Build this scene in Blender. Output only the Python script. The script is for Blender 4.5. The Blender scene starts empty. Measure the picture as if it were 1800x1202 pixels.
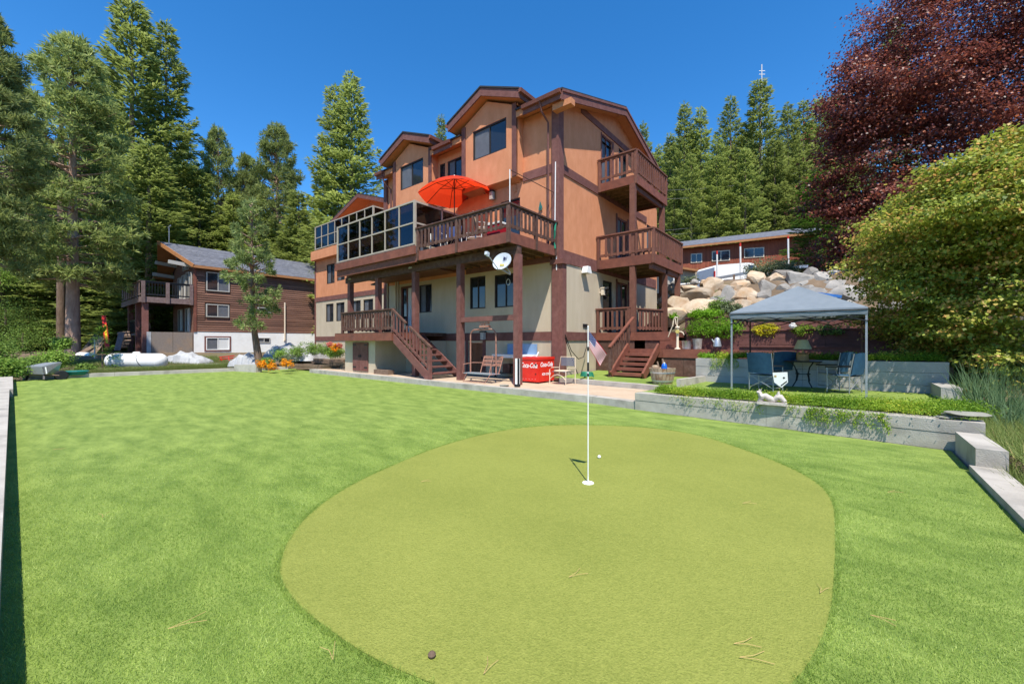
import bpy, math, random
import numpy as np
from mathutils import Vector, Matrix
random.seed(7); RNG = np.random.default_rng(11)
scene = bpy.context.scene
COL = scene.collection
# ---------------------------------------------------------------- camera, sky, sun
CAM = (7.622, -11.85, 1.45); YAW = math.radians(39.2)
cam = bpy.data.cameras.new('camera'); co = bpy.data.objects.new('camera', cam); COL.objects.link(co)
co.location = CAM; co.rotation_euler = (math.radians(90), 0, YAW)
cam.sensor_width = 36; cam.lens = 14.34; cam.clip_start = .05; cam.clip_end = 3000
scene.camera = co
w = bpy.data.worlds.new('World'); scene.world = w; w.use_nodes = True
nt = w.node_tree; bg = nt.nodes['Background']
sky = nt.nodes.new('ShaderNodeTexSky'); sky.sky_type = 'NISHITA'; sky.sun_disc = False
sky.sun_elevation = math.radians(60.7); sky.sun_rotation = math.atan2(.384, -.409)
sky.altitude = 2200; sky.air_density = 1.0; sky.dust_density = .1; sky.ozone_density = 2.2
hs = nt.nodes.new('ShaderNodeHueSaturation'); hs.inputs['Saturation'].default_value = 1.33
nt.links.new(sky.outputs[0], hs.inputs['Color']); nt.links.new(hs.outputs[0], bg.inputs['Color'])
bg.inputs['Strength'].default_value = .15
sl = bpy.data.lights.new('sun', 'SUN'); sl.energy = 4.0; sl.angle = math.radians(.53); sl.color = (1, .94, .84)
so = bpy.data.objects.new('sun', sl); COL.objects.link(so)
so.rotation_euler = Vector((.384, -.409, 1)).to_track_quat('Z', 'Y').to_euler(); so.location = (20, -20, 40)
scene.view_settings.view_transform = 'Standard'; scene.view_settings.look = 'None'
scene.view_settings.exposure = .85; scene.view_settings.gamma = 1
scene.cycles.max_bounces = 6; scene.cycles.transparent_max_bounces = 12
# ---------------------------------------------------------------- placing helpers
F = 717.
FW = (-math.sin(YAW), math.cos(YAW)); RT = (math.cos(YAW), math.sin(YAW))
def P(u, v, d):
    a = (u - 900) / F
    return Vector((CAM[0] + d * (FW[0] + a * RT[0]), CAM[1] + d * (FW[1] + a * RT[1]), CAM[2] + d * (601 - v) / F))
# ---------------------------------------------------------------- materials
def _nodes(name):
    m = bpy.data.materials.new(name); m.use_nodes = True; t = m.node_tree
    return m, t, t.nodes['Principled BSDF']
def mat(name, c, c2=None, sc=6., rough=.8, bump=0., bsc=60., metal=0., st=(1, 1, 1), c3=None, sc3=.6, amt3=.5, world=False, spec=.3, vary=0.):
    m, t, b = _nodes(name); N = t.nodes.new; L = t.links.new
    b.inputs['Roughness'].default_value = rough; b.inputs['Metallic'].default_value = metal
    b.inputs['Specular IOR Level'].default_value = spec
    b.inputs['Base Color'].default_value = (*c, 1)
    if world:
        g = N('ShaderNodeNewGeometry'); src = g.outputs['Position']
    else:
        g = N('ShaderNodeTexCoord'); oi = N('ShaderNodeObjectInfo'); ad = N('ShaderNodeVectorMath'); ad.operation = 'ADD'
        ml = N('ShaderNodeMath'); ml.operation = 'MULTIPLY'; ml.inputs[1].default_value = 37.
        L(oi.outputs['Random'], ml.inputs[0]); L(g.outputs['Object'], ad.inputs[0]); L(ml.outputs[0], ad.inputs[1]); src = ad.outputs[0]
    mp = N('ShaderNodeMapping'); mp.inputs['Scale'].default_value = st; L(src, mp.inputs[0])
    col = None
    if c2:
        n = N('ShaderNodeTexNoise'); n.inputs['Scale'].default_value = sc; n.inputs['Detail'].default_value = 6; n.inputs['Roughness'].default_value = .65
        L(mp.outputs[0], n.inputs['Vector'])
        r = N('ShaderNodeValToRGB'); r.color_ramp.elements[0].position = .32; r.color_ramp.elements[1].position = .68
        r.color_ramp.elements[0].color = (*c, 1); r.color_ramp.elements[1].color = (*c2, 1)
        L(n.outputs['Fac'], r.inputs[0]); col = r.outputs[0]
    if c3:
        n = N('ShaderNodeTexNoise'); n.inputs['Scale'].default_value = sc3; n.inputs['Detail'].default_value = 5
        L(src, n.inputs['Vector'])
        r = N('ShaderNodeMapRange'); r.inputs[1].default_value = .5; r.inputs[2].default_value = .7; r.inputs[4].default_value = amt3
        L(n.outputs['Fac'], r.inputs[0]); x = N('ShaderNodeMixRGB'); L(r.outputs[0], x.inputs[0])
        if col: L(col, x.inputs[1])
        else: x.inputs[1].default_value = (*c, 1)
        x.inputs[2].default_value = (*c3, 1); col = x.outputs[0]
    if vary:
        o2 = N('ShaderNodeObjectInfo'); mr = N('ShaderNodeMapRange'); mr.inputs[3].default_value = 1 - vary; mr.inputs[4].default_value = 1 + vary
        L(o2.outputs['Random'], mr.inputs[0]); h = N('ShaderNodeHueSaturation'); L(mr.outputs[0], h.inputs['Value'])
        if col: L(col, h.inputs['Color'])
        else: h.inputs['Color'].default_value = (*c, 1)
        col = h.outputs[0]
    if col: L(col, b.inputs['Base Color'])
    if bump:
        n = N('ShaderNodeTexNoise'); n.inputs['Scale'].default_value = bsc; n.inputs['Detail'].default_value = 4
        L(mp.outputs[0], n.inputs['Vector']); bp = N('ShaderNodeBump'); bp.inputs['Strength'].default_value = bump; bp.inputs['Distance'].default_value = .02
        L(n.outputs['Fac'], bp.inputs['Height']); L(bp.outputs[0], b.inputs['Normal'])
    return m
def leafmat(name, ca, cb, cc=None, trans=.35, vary=.18, rough=.6, spec=.25, pos=.85):
    # colour of each leaf or spray comes from a per-face value, plus a small change from plant to plant
    m, t, b = _nodes(name); N = t.nodes.new; L = t.links.new
    at = N('ShaderNodeAttribute'); at.attribute_name = 'v'
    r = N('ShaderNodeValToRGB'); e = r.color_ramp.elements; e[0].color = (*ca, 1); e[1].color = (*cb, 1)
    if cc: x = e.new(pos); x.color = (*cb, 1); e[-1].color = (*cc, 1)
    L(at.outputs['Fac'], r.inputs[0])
    o2 = N('ShaderNodeObjectInfo'); mr = N('ShaderNodeMapRange'); mr.inputs[3].default_value = 1 - vary; mr.inputs[4].default_value = 1 + vary
    L(o2.outputs['Random'], mr.inputs[0]); h = N('ShaderNodeHueSaturation'); L(mr.outputs[0], h.inputs['Value']); L(r.outputs[0], h.inputs['Color'])
    L(h.outputs[0], b.inputs['Base Color']); b.inputs['Roughness'].default_value = rough; b.inputs['Specular IOR Level'].default_value = spec
    tr = N('ShaderNodeBsdfTranslucent'); L(h.outputs[0], tr.inputs[0]); mx = N('ShaderNodeMixShader'); mx.inputs[0].default_value = trans
    L(b.outputs[0], mx.inputs[1]); L(tr.outputs[0], mx.inputs[2]); L(mx.outputs[0], t.nodes['Material Output'].inputs[0])
    return m
def glassmat(name, tint, tr_amt):
    m, t, b = _nodes(name); N = t.nodes.new; L = t.links.new
    g = N('ShaderNodeBsdfGlossy'); g.inputs['Roughness'].default_value = .02; g.inputs[0].default_value = (.9, .95, 1, 1)
    tr = N('ShaderNodeBsdfTransparent'); tr.inputs[0].default_value = (*tint, 1)
    fr = N('ShaderNodeFresnel'); fr.inputs[0].default_value = 1.5; ad = N('ShaderNodeMath'); ad.operation = 'ADD'; ad.inputs[1].default_value = 1 - tr_amt
    fm_ = N('ShaderNodeMath'); fm_.operation = 'MULTIPLY'; fm_.inputs[1].default_value = .38; L(fr.outputs[0], fm_.inputs[0]); L(fm_.outputs[0], ad.inputs[0]); mx = N('ShaderNodeMixShader'); L(ad.outputs[0], mx.inputs[0]); L(tr.outputs[0], mx.inputs[1]); L(g.outputs[0], mx.inputs[2])
    L(mx.outputs[0], t.nodes['Material Output'].inputs[0]); return m
M = {}
M['orange'] = mat('orange_stucco', (.58, .235, .115), (.67, .295, .155), 2.2, .92, .35, 90, st=(1.6, 1.6, .8), c3=(.50, .20, .10), sc3=.8, amt3=.35, world=True, spec=.1)
M['beige'] = mat('beige_stucco', (.49, .405, .29), (.56, .47, .345), 1.6, .92, .35, 90, st=(1.6, 1.6, .3), c3=(.42, .34, .25), sc3=.7, amt3=.5, world=True, spec=.1)
M['trim'] = mat('brown_trim_wood', (.135, .055, .045), (.20, .085, .07), 7, .75, .25, 40, st=(1, 1, 1), c3=(.25, .12, .10), sc3=3, amt3=.4, spec=.25, vary=.1)
M['rail'] = mat('dark_brown_rail_wood', (.075, .038, .028), (.14, .07, .052), 9, .75, .3, 50, c3=(.24, .17, .14), sc3=5, amt3=.35, spec=.25, vary=.18)
M['redwood'] = mat('red_brown_deck_wood', (.16, .055, .035), (.24, .085, .055), 5, .65, .25, 50, c3=(.11, .045, .035), sc3=2, amt3=.5, spec=.3, vary=.12)
M['joist'] = mat('raw_joist_wood', (.10, .06, .03), (.20, .12, .06), 6, .85, .2, 40, vary=.3)
M['ceil'] = mat('stained_ceiling_boards', (.17, .065, .03), (.22, .09, .045), 4, .6, .2, 30, vary=.12)
M['soffit'] = mat('orange_soffit_paint', (.50, .20, .09), (.56, .235, .11), 3, .85, .1, 40)
M['shingle'] = mat('black_asphalt_shingle', (.02, .02, .022), (.05, .05, .055), 25, .9, .5, 80)
M['gshingle'] = mat('grey_asphalt_shingle', (.085, .09, .11), (.17, .175, .20), 3, .9, .5, 60, vary=.12, st=(1, 1, 1))
M['conc'] = mat('cast_concrete', (.36, .33, .285), (.47, .435, .38), 3, .85, .3, 60, c3=(.22, .205, .18), sc3=2.6, amt3=.7, spec=.2, world=True)
M['conc2'] = mat('grey_retaining_concrete', (.34, .325, .295), (.43, .41, .375), 2.5, .85, .35, 50, c3=(.26, .26, .26), sc3=1.7, amt3=.6, spec=.2, world=True)
M['patio'] = mat('tan_patio_concrete', (.46, .34, .235), (.54, .42, .30), 4, .85, .2, 60, c3=(.39, .29, .2), sc3=1.2, amt3=.5, world=True)
M['frame_d'] = mat('dark_bronze_window_frame', (.035, .028, .024), rough=.5)
M['frame_g'] = mat('pale_grey_window_frame', (.42, .40, .36), rough=.5)
M['frame_t'] = mat('taupe_aluminium_frame', (.36, .31, .24), (.40, .35, .28), 3, .55)
M['white'] = mat('white_paint', (.78, .77, .74), (.84, .83, .80), 3, .5, c3=(.6, .58, .54), sc3=2, amt3=.25)
M['cream'] = mat('cream_paint', (.62, .52, .40), (.7, .6, .47), 5, .6)
M['black'] = mat('black_metal', (.018, .018, .02), rough=.45)
M['grey'] = mat('grey_metal', (.33, .34, .36), (.4, .41, .43), 8, .45, metal=.6)
M['steel'] = mat('galvanised_steel', (.45, .48, .52), (.58, .6, .63), 14, .42, metal=.7)
M['dark'] = mat('dark_room_behind_glass', (.012, .012, .012), rough=.9)
def panemat(name, c, r=.04):
    m, t, b = _nodes(name); b.inputs['Base Color'].default_value = (*c, 1); b.inputs['Roughness'].default_value = r
    b.inputs['Specular IOR Level'].default_value = .75; b.inputs['IOR'].default_value = 1.5
    n = t.nodes.new('ShaderNodeTexNoise'); n.inputs['Scale'].default_value = 1.1; bp = t.nodes.new('ShaderNodeBump'); bp.inputs['Strength'].default_value = .05
    tc = t.nodes.new('ShaderNodeNewGeometry'); t.links.new(tc.outputs['Position'], n.inputs['Vector'])
    t.links.new(n.outputs['Fac'], bp.inputs['Height']); t.links.new(bp.outputs[0], b.inputs['Normal']); return m
M['pane'] = panemat('dark_window_glass', (.02, .024, .03))
M['screen'] = mat('insect_screen', (.10, .105, .115), (.13, .135, .15), 4, .55, spec=.35)
M['curtain'] = mat('white_curtain', (.6, .6, .58), (.7, .7, .68), 12, .8, st=(8, 8, .3))
M['glass'] = glassmat('tinted_screen_glass', (.20, .22, .25), .975)
M['clear'] = glassmat('clear_glass', (.85, .88, .9), .95)
M['redu'] = mat('red_umbrella_fabric', (.80, .045, .012), rough=.75)
def clothmat(name, c, tr=.4):
    m, t, b = _nodes(name); b.inputs['Base Color'].default_value = (*c, 1); b.inputs['Roughness'].default_value = .8
    x = t.nodes.new('ShaderNodeBsdfTranslucent'); x.inputs[0].default_value = (*c, 1); mx = t.nodes.new('ShaderNodeMixShader'); mx.inputs[0].default_value = tr
    t.links.new(b.outputs[0], mx.inputs[1]); t.links.new(x.outputs[0], mx.inputs[2]); t.links.new(mx.outputs[0], t.nodes['Material Output'].inputs[0]); return m
M['umb'] = clothmat('orange_red_umbrella_cloth', (.85, .06, .015), .55)
M['canopy'] = mat('grey_canopy_cloth', (.155, .185, .21), (.185, .215, .24), 4, .8, .3, 6)
M['bluetarp'] = mat('blue_tarp', (.03, .13, .42), (.05, .2, .55), 5, .5, .6, 7)
M['whitetarp'] = mat('white_tarp', (.34, .345, .35), (.44, .445, .45), 3, .7, 1., 5)
M['chairblue'] = mat('dark_blue_chair_fabric', (.016, .06, .115), (.03, .09, .16), 8, .7)
M['cokered'] = mat('red_enamel', (.62, .015, .01), (.72, .03, .015), 6, .32, spec=.5)
M['letter'] = mat('white_lettering', (.85, .85, .83), rough=.5)
M['bark'] = mat('brown_bark', (.10, .065, .045), (.22, .15, .105), 6, .95, 1., 14, st=(1, 1, .25), vary=.15)
M['bark2'] = mat('red_pine_bark', (.24, .15, .11), (.42, .29, .22), 5, .95, 1., 14, st=(1, 1, .25))
M['bark3'] = mat('grey_maple_bark', (.08, .07, .06), (.15, .13, .11), 8, .9, .6, 30)
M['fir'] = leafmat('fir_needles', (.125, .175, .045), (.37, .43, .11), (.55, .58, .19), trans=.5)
M['pine'] = leafmat('pine_needles', (.15, .20, .06), (.42, .485, .155), (.60, .62, .25), trans=.5)
M['ypine'] = leafmat('young_pine_needles', (.11, .16, .05), (.33, .40, .14), (.52, .54, .24))
M['brightfir'] = leafmat('bright_green_fir_needles', (.045, .10, .014), (.13, .24, .03), (.20, .32, .06))
M['maple'] = leafmat('purple_maple_leaves', (.07, .025, .022), (.26, .075, .055), (.62, .20, .09), trans=.45, rough=.45, spec=.5, pos=.65)
M['amur'] = leafmat('green_and_rust_maple_leaves', (.13, .20, .025), (.42, .47, .07), (.85, .42, .16), trans=.5, rough=.5, spec=.4, pos=.55)
M['bush'] = leafmat('light_green_bush_leaves', (.13, .24, .03), (.28, .42, .07), (.42, .55, .12), trans=.4)
M['dbush'] = leafmat('mid_green_bush_leaves', (.10, .18, .03), (.24, .36, .065), (.36, .48, .11), trans=.35)
M['lime'] = leafmat('lime_green_leaves', (.10, .23, .012), (.22, .42, .02), (.32, .52, .04), trans=.45)
M['cover'] = leafmat('ground_cover_leaves', (.10, .22, .015), (.34, .48, .04), (.66, .62, .08), trans=.4)
M['yellow'] = leafmat('yellow_flowers', (.30, .34, .02), (.75, .62, .01), (.85, .75, .03), trans=.4)
M['orangefl'] = leafmat('orange_flowers', (.85, .28, .01), (.9, .42, .01), (.95, .55, .02), trans=.4)
M['pinkfl'] = leafmat('pink_flowers', (.65, .16, .14), (.75, .28, .22), (.8, .4, .3), trans=.4)
M['sage'] = leafmat('grey_green_leaves', (.10, .13, .06), (.20, .24, .12), (.28, .32, .18), trans=.3)
M['iris'] = leafmat('blue_green_blades', (.08, .15, .06), (.17, .27, .12), (.26, .36, .18), trans=.4)
M['drygrass'] = leafmat('dry_and_green_grass', (.10, .17, .03), (.24, .28, .08), (.45, .36, .16), trans=.4)
M['turfblade'] = leafmat('turf_blades', (.19, .305, .048), (.435, .56, .125), (.63, .73, .24), trans=.45, vary=0)
M['rock'] = mat('tan_granite', (.32, .235, .15), (.50, .41, .31), 2.2, .9, .8, 9, c3=(.33, .19, .09), sc3=1.7, amt3=.75, vary=.28)
M['rockgrey'] = mat('grey_granite', (.20, .19, .175), (.36, .34, .31), 2.2, .9, .8, 9, c3=(.17, .15, .13), sc3=1.7, amt3=.7, vary=.2)
M['slab'] = mat('grey_slate_slab', (.17, .165, .13), (.30, .29, .24), 5, .85, .7, 14)
M['siding'] = mat('brown_lap_siding', (.14, .065, .042), (.24, .125, .085), 3, .8, .3, 30, st=(1, .25, 4), vary=.3)
M['redsiding'] = mat('red_brown_vertical_siding', (.22, .06, .03), (.30, .085, .045), 4, .8, .2, 30, st=(1, 1, .2), vary=.15)
M['osb'] = mat('weathered_particle_board', (.16, .13, .11), (.30, .25, .21), 22, .9, .4, 30, c3=(.40, .24, .12), sc3=1.3, amt3=.4)
M['timber'] = mat('landscape_timber', (.15, .10, .07), (.25, .17, .12), 6, .9, .4, 30, vary=.15)
M['fascia_o'] = mat('orange_brown_fascia', (.32, .14, .055), (.40, .18, .07), 3, .7)
# ---------------------------------------------------------------- mesh helpers
WO = {}
class MB:
    def __init__(s): s.v = []; s.f = []
    def box(s, x0, x1, y0, y1, z0, z1):
        n = len(s.v)
        s.v += [(x0,y0,z0),(x1,y0,z0),(x1,y1,z0),(x0,y1,z0),(x0,y0,z1),(x1,y0,z1),(x1,y1,z1),(x0,y1,z1)]
        s.f += [tuple(n+i for i in q) for q in ((0,3,2,1),(4,5,6,7),(0,1,5,4),(1,2,6,5),(2,3,7,6),(3,0,4,7))]
        return s
    def beam(s, p, q, w, h=None, up=(0,0,1)):
        p = Vector(p); q = Vector(q); h = h or w; d = (q-p).normalized(); u = Vector(up)
        if abs(d.dot(u)) > .98: u = Vector((0,1,0))
        a = d.cross(u).normalized(); b = a.cross(d).normalized(); n = len(s.v)
        for c in (p, q):
            for i, j in ((-1,-1),(1,-1),(1,1),(-1,1)): s.v.append(tuple(c + a*i*w/2 + b*j*h/2))
        s.f += [tuple(n+i for i in k) for k in ((0,1,2,3),(7,6,5,4),(0,4,5,1),(1,5,6,2),(2,6,7,3),(3,7,4,0))]
        return s
    def tube(s, pts, r, n=8, cap=True):
        pts = [Vector(p) for p in pts]; rs = r if isinstance(r, (list, tuple)) else [r]*len(pts); base = len(s.v)
        for i, p in enumerate(pts):
            d = (pts[min(i+1, len(pts)-1)] - pts[max(i-1, 0)]).normalized(); u = Vector((0,0,1)) if abs(d.z) < .95 else Vector((0,1,0))
            a = d.cross(u).normalized(); b = a.cross(d)
            for k in range(n):
                t = 2*math.pi*k/n; s.v.append(tuple(p + (a*math.cos(t) + b*math.sin(t))*rs[i]))
        for i in range(len(pts)-1):
            for k in range(n):
                k2 = (k+1) % n; s.f.append((base+i*n+k, base+i*n+k2, base+(i+1)*n+k2, base+(i+1)*n+k))
        if cap: s.f.append(tuple(base+k for k in range(n))[::-1]); s.f.append(tuple(base+(len(pts)-1)*n+k for k in range(n)))
        return s
    def lathe(s, prof, c=(0,0,0), n=20, ax='z'):
        base = len(s.v)
        for r, z in prof:
            for k in range(n):
                t = 2*math.pi*k/n; x, y = r*math.cos(t), r*math.sin(t)
                s.v.append({'z': (c[0]+x, c[1]+y, c[2]+z), 'x': (c[0]+z, c[1]+x, c[2]+y), 'y': (c[0]+x, c[1]+z, c[2]+y)}[ax])
        for i in range(len(prof)-1):
            for k in range(n):
                k2 = (k+1) % n; s.f.append((base+i*n+k, base+i*n+k2, base+(i+1)*n+k2, base+(i+1)*n+k))
        s.f.append(tuple(base+k for k in range(n))[::-1]); s.f.append(tuple(base+(len(prof)-1)*n+k for k in range(n)))
        return s
    def prism(s, poly, vec):
        n = len(s.v); m = len(poly); vec = Vector(vec)
        s.v += [tuple(p) for p in poly] + [tuple(Vector(p)+vec) for p in poly]
        s.f.append(tuple(n+i for i in range(m))); s.f.append(tuple(n+m+i for i in range(m))[::-1])
        for i in range(m):
            j = (i+1) % m; s.f.append((n+i, n+m+i, n+m+j, n+j))
        return s
def tag(o, label=None, category=None, group=None, kind=None):
    cat = category
    if label: o['label'] = label
    if cat: o['category'] = cat
    if group: o['group'] = group
    if kind: o['kind'] = kind
    return o
def link(o, parent, wo):
    COL.objects.link(o); WO[o.name] = Vector(wo)
    if parent:
        o.parent = parent; o.location = Vector(wo) - WO[parent.name]
    else: o.location = wo
def obj(name, mb, m, parent=None, smooth=False, origin=None, **kw):
    vs = np.array(mb.v, dtype=float)
    if origin is None:
        lo, hi = vs.min(0), vs.max(0); origin = ((lo[0]+hi[0])/2, (lo[1]+hi[1])/2, lo[2])
    vs = vs - np.array(origin)
    me = bpy.data.meshes.new(name); me.from_pydata([tuple(x) for x in vs], [], mb.f); me.materials.append(m)
    bm_fix(me)
    if smooth:
        me.polygons.foreach_set('use_smooth', [True]*len(me.polygons))
        try: me.set_sharp_from_angle(angle=math.radians(40))
        except Exception: pass
    o = bpy.data.objects.new(name, me); link(o, parent, origin); tag(o, **kw); return o
import bmesh
def bm_fix(me):
    b = bmesh.new(); b.from_mesh(me); bmesh.ops.recalc_face_normals(b, faces=b.faces); b.to_mesh(me); b.free()
def inst(name, me, loc, parent=None, rot=(0,0,0), scale=(1,1,1), **kw):
    o = bpy.data.objects.new(name, me); link(o, parent, loc); o.rotation_euler = rot; o.scale = scale; tag(o, **kw); return o
def empty(name, loc, **kw):
    o = bpy.data.objects.new(name, None); o.empty_display_size = .2; link(o, None, loc); tag(o, **kw); return o
KIDS = {}
def copy_tree(o, parent=None):
    c = o.copy(); COL.objects.link(c); c.parent = parent; WO[c.name] = WO[o.name].copy()
    for ch in [k for k in bpy.data.objects if k.parent == o]: copy_tree(ch, c)
    return c
def npmesh(name, V, Fq, m, vals=None):
    me = bpy.data.meshes.new(name); k = Fq.shape[1]
    me.vertices.add(len(V)); me.vertices.foreach_set('co', V.astype(np.float32).ravel())
    me.loops.add(Fq.size); me.loops.foreach_set('vertex_index', Fq.astype(np.int32).ravel())
    me.polygons.add(len(Fq)); me.polygons.foreach_set('loop_start', np.arange(0, Fq.size, k, dtype=np.int32))
    try: me.polygons.foreach_set('loop_total', np.full(len(Fq), k, dtype=np.int32))
    except Exception: pass
    me.update(calc_edges=True)
    if vals is not None:
        a = me.attributes.new('v', 'FLOAT', 'FACE'); a.data.foreach_set('value', vals.astype(np.float32))
    me.materials.append(m); return me
def unit(a): return a / np.maximum(np.linalg.norm(a, axis=1, keepdims=True), 1e-9)
def quads(B, D, S, vals):
    # leaf shaped quads: base B, length vector D, half width vector S
    n = len(B); V = np.empty((n, 4, 3)); V[:,0] = B; V[:,1] = B + D*.45 + S; V[:,2] = B + D; V[:,3] = B + D*.45 - S
    return V.reshape(-1, 3), np.arange(n*4).reshape(n, 4), vals
# ---------------------------------------------------------------- plants
def fir_mesh(name, H, R, seed, m, z0=.08, spray=.34, dens=1., droop=.30, flat=.8):
    # whorls of flat, slightly drooping boughs; each bough is a fan of narrow sprays, so light catches the tops and gaps stay dark
    g = np.random.default_rng(seed); B, D, S, V = [], [], [], []
    z = H*z0; step = .62; lob = g.uniform(0, 6.28, 4)
    while z < H*.985:
        t = (z - H*z0) / (H*(1-z0)); rad = R*(1-t)**.70*(1+.10*math.sin(z*1.3+seed)) + .10
        nb = max(4, int(round(5 + 5*(1-t)))); az0 = g.uniform(0, 6.28)
        for k in range(nb):
            az = az0 + 6.283*k/nb + g.normal(0, .22); L = rad*g.uniform(.62, 1.12)*(1+.10*math.sin(az*2+lob[0]+z*.35)+.07*math.sin(az*3+lob[1]-z*.6))
            if g.random() < .05: continue
            sl = -droop*(1-t)*1.1 + .8*t**1.6 + g.normal(0, .07); zb = z + g.uniform(-.24, .24); bv = g.normal(0, .10)
            n = max(10, int(L*30*dens)); s = np.sqrt(g.uniform(.03, 1, n)); lat = g.normal(0, 1, n)*(.10 + .20*L*(1-s)**.6)
            ca, sa = math.cos(az), math.sin(az); x = s*L
            zz = zb + x*sl + .13*L*(s**2.2) + g.normal(0, .045, n) - np.abs(lat)*.22
            b = np.stack([x*ca - lat*sa, x*sa + lat*ca, zz], 1)
            da = az + np.sign(lat)*g.uniform(.1, 1.0, n) + g.normal(0, .2, n)
            up = g.normal(-.02, .20, n); d = np.stack([np.cos(da), np.sin(da), up], 1)*(spray*g.uniform(.6, 1.3, n))[:, None]
            side = np.stack([-np.sin(da), np.cos(da), g.normal(0, .5, n)], 1); side = unit(side)*(spray*.15*g.uniform(.7, 1.3, n))[:, None]
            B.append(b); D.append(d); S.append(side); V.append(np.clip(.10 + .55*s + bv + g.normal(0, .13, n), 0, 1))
        z += step*(1 - .5*t)*g.uniform(.8, 1.2)
    n = 40; s = g.uniform(.93, 1.0, n); az = g.uniform(0, 6.28, n); b = np.stack([0*s, 0*s, s*H], 1); d = np.stack([np.cos(az)*.22, np.sin(az)*.22, 0*s+.30], 1)
    B.append(b); D.append(d); S.append(np.stack([-np.sin(az), np.cos(az), 0*s], 1)*.04); V.append(g.uniform(.3, .8, n))
    v, f, vv = quads(np.concatenate(B), np.concatenate(D), np.concatenate(S), np.concatenate(V))
    return npmesh(name, v, f, m, vv)
def pine_mesh(name, H, R, seed, m, z0=.3, nbr=110, tuft=.26, ntuft=12, nneed=16, fall=.75, tip=.3):
    g = np.random.default_rng(seed); C, O = [], []; stems = MB()
    for i in range(nbr):
        t = g.uniform(0, 1)**.9; z = H*(z0 + (1-z0)*t*.98); prof = math.sin(min(1, (t+.12)*1.0)*math.pi*.5)**.5*(1-t)**fall + .05
        L = R*prof*g.uniform(.6, 1.15); az = g.uniform(0, 6.28); sl = -.18*(1-t) + .7*t**1.3 + g.normal(0, .12)
        k = max(3, int(ntuft*(L/R)**.8)); s = g.uniform(tip, 1, k)**.6; lat = g.normal(0, (.16*L + .1)*(1 if tip < .5 else .6), k)
        x = s*L; ca, sa = math.cos(az), math.sin(az)
        C.append(np.stack([x*ca - lat*sa, x*sa + lat*ca, z + x*sl + .12*x*x/max(L, .5) + g.normal(0, .12*(1+L*.2), k)], 1))
        O.append(np.tile([ca, sa, .7], (k, 1)))
        stems.tube([(0, 0, z-.05), (ca*L*.5, sa*L*.5, z + L*.5*sl), (ca*L*.95, sa*L*.95, z + L*.95*sl + .1*L)], [.05+.01*L, .035, .012], 4, cap=False)
    C = np.concatenate(C); O = unit(np.concatenate(O)); n = len(C)
    dirs = unit(g.normal(0, 1, (n, nneed, 3)).reshape(-1, 3) + np.repeat(O, nneed, 0)*.75)
    B = np.repeat(C, nneed, 0) + dirs*.03; D = dirs*(tuft*g.uniform(.7, 1.2, n*nneed))[:, None]
    S = unit(np.cross(dirs, g.normal(0, 1, dirs.shape)))*tuft*.085
    tv = np.repeat(g.uniform(.1, .8, n), nneed) + g.normal(0, .12, n*nneed)
    v, f, vv = quads(B, D, S, np.clip(tv, 0, 1))
    return npmesh(name, v, f, m, vv), stems
def leaf_cloud(name, blobs, n, size, m, seed=1, clump=22, spread=.28, droop=.25, shell=.55, zs=.7, bumpy=.09, tips=0., upw=.75):
    # blobs: (x,y,z,rx,ry,rz); leaves gathered in clumps, most near the outside, each facing outward and slightly down
    g = np.random.default_rng(seed); vol = np.array([b[3]*b[4]*b[5] for b in blobs])**(2/3.); pr = vol/vol.sum()
    nc = max(3, n//clump); idx = g.choice(len(blobs), nc, p=pr); bl = np.array(blobs)[idx]
    d = unit(g.normal(0, 1, (nc, 3))); r = 1 - shell*g.random(nc)**1.6; r *= 1 + bumpy*np.sin(d[:,0]*6+d[:,2]*8+seed)*np.cos(d[:,1]*5+bl[:,0]*3) + np.where(g.random(nc) < tips, g.uniform(.05,.3,nc), 0)
    C = bl[:, :3] + d*r[:, None]*bl[:, 3:]
    k = np.repeat(np.arange(nc), clump); L = C[k] + g.normal(0, spread, (nc*clump, 3))*np.array([1, 1, zs])
    out = unit(d[k]*.6 + g.normal(0, .5, L.shape) + np.array([0, 0, upw]))
    dr = unit(np.cross(out, g.normal(0, 1, L.shape)) - np.array([0, 0, droop])); si = unit(np.cross(out, dr))
    sz = size*g.uniform(.6, 1.3, len(L)); vals = np.clip(np.repeat(g.uniform(.1, .75, nc), clump) + g.normal(0, .17, len(L)), 0, 1)
    v, f, vv = quads(L, dr*sz[:, None], si*(sz*.42)[:, None], vals)
    return npmesh(name, v, f, m, vv)
def blades(name, base, h, m, seed=1, lean=.35, wid=.006, hv=.4):
    g = np.random.default_rng(seed); n = len(base); az = g.uniform(0, 6.28, n); hh = h*g.uniform(1-hv, 1+hv, n)
    ln = g.normal(0, lean, (n, 2)); D = np.stack([ln[:,0]*hh, ln[:,1]*hh, hh], 1)
    S = np.stack([np.cos(az), np.sin(az), 0*az], 1)*wid
    V = np.empty((n, 3, 3)); V[:,0] = base - S; V[:,1] = base + S; V[:,2] = base + D
    return npmesh(name, V.reshape(-1, 3), np.arange(n*3).reshape(n, 3), m, np.clip(g.normal(.5, .22, n), 0, 1))
def nobj(name, me, loc=(0,0,0), parent=None, **kw):
    return inst(name, me, loc, parent, **kw)
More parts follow.
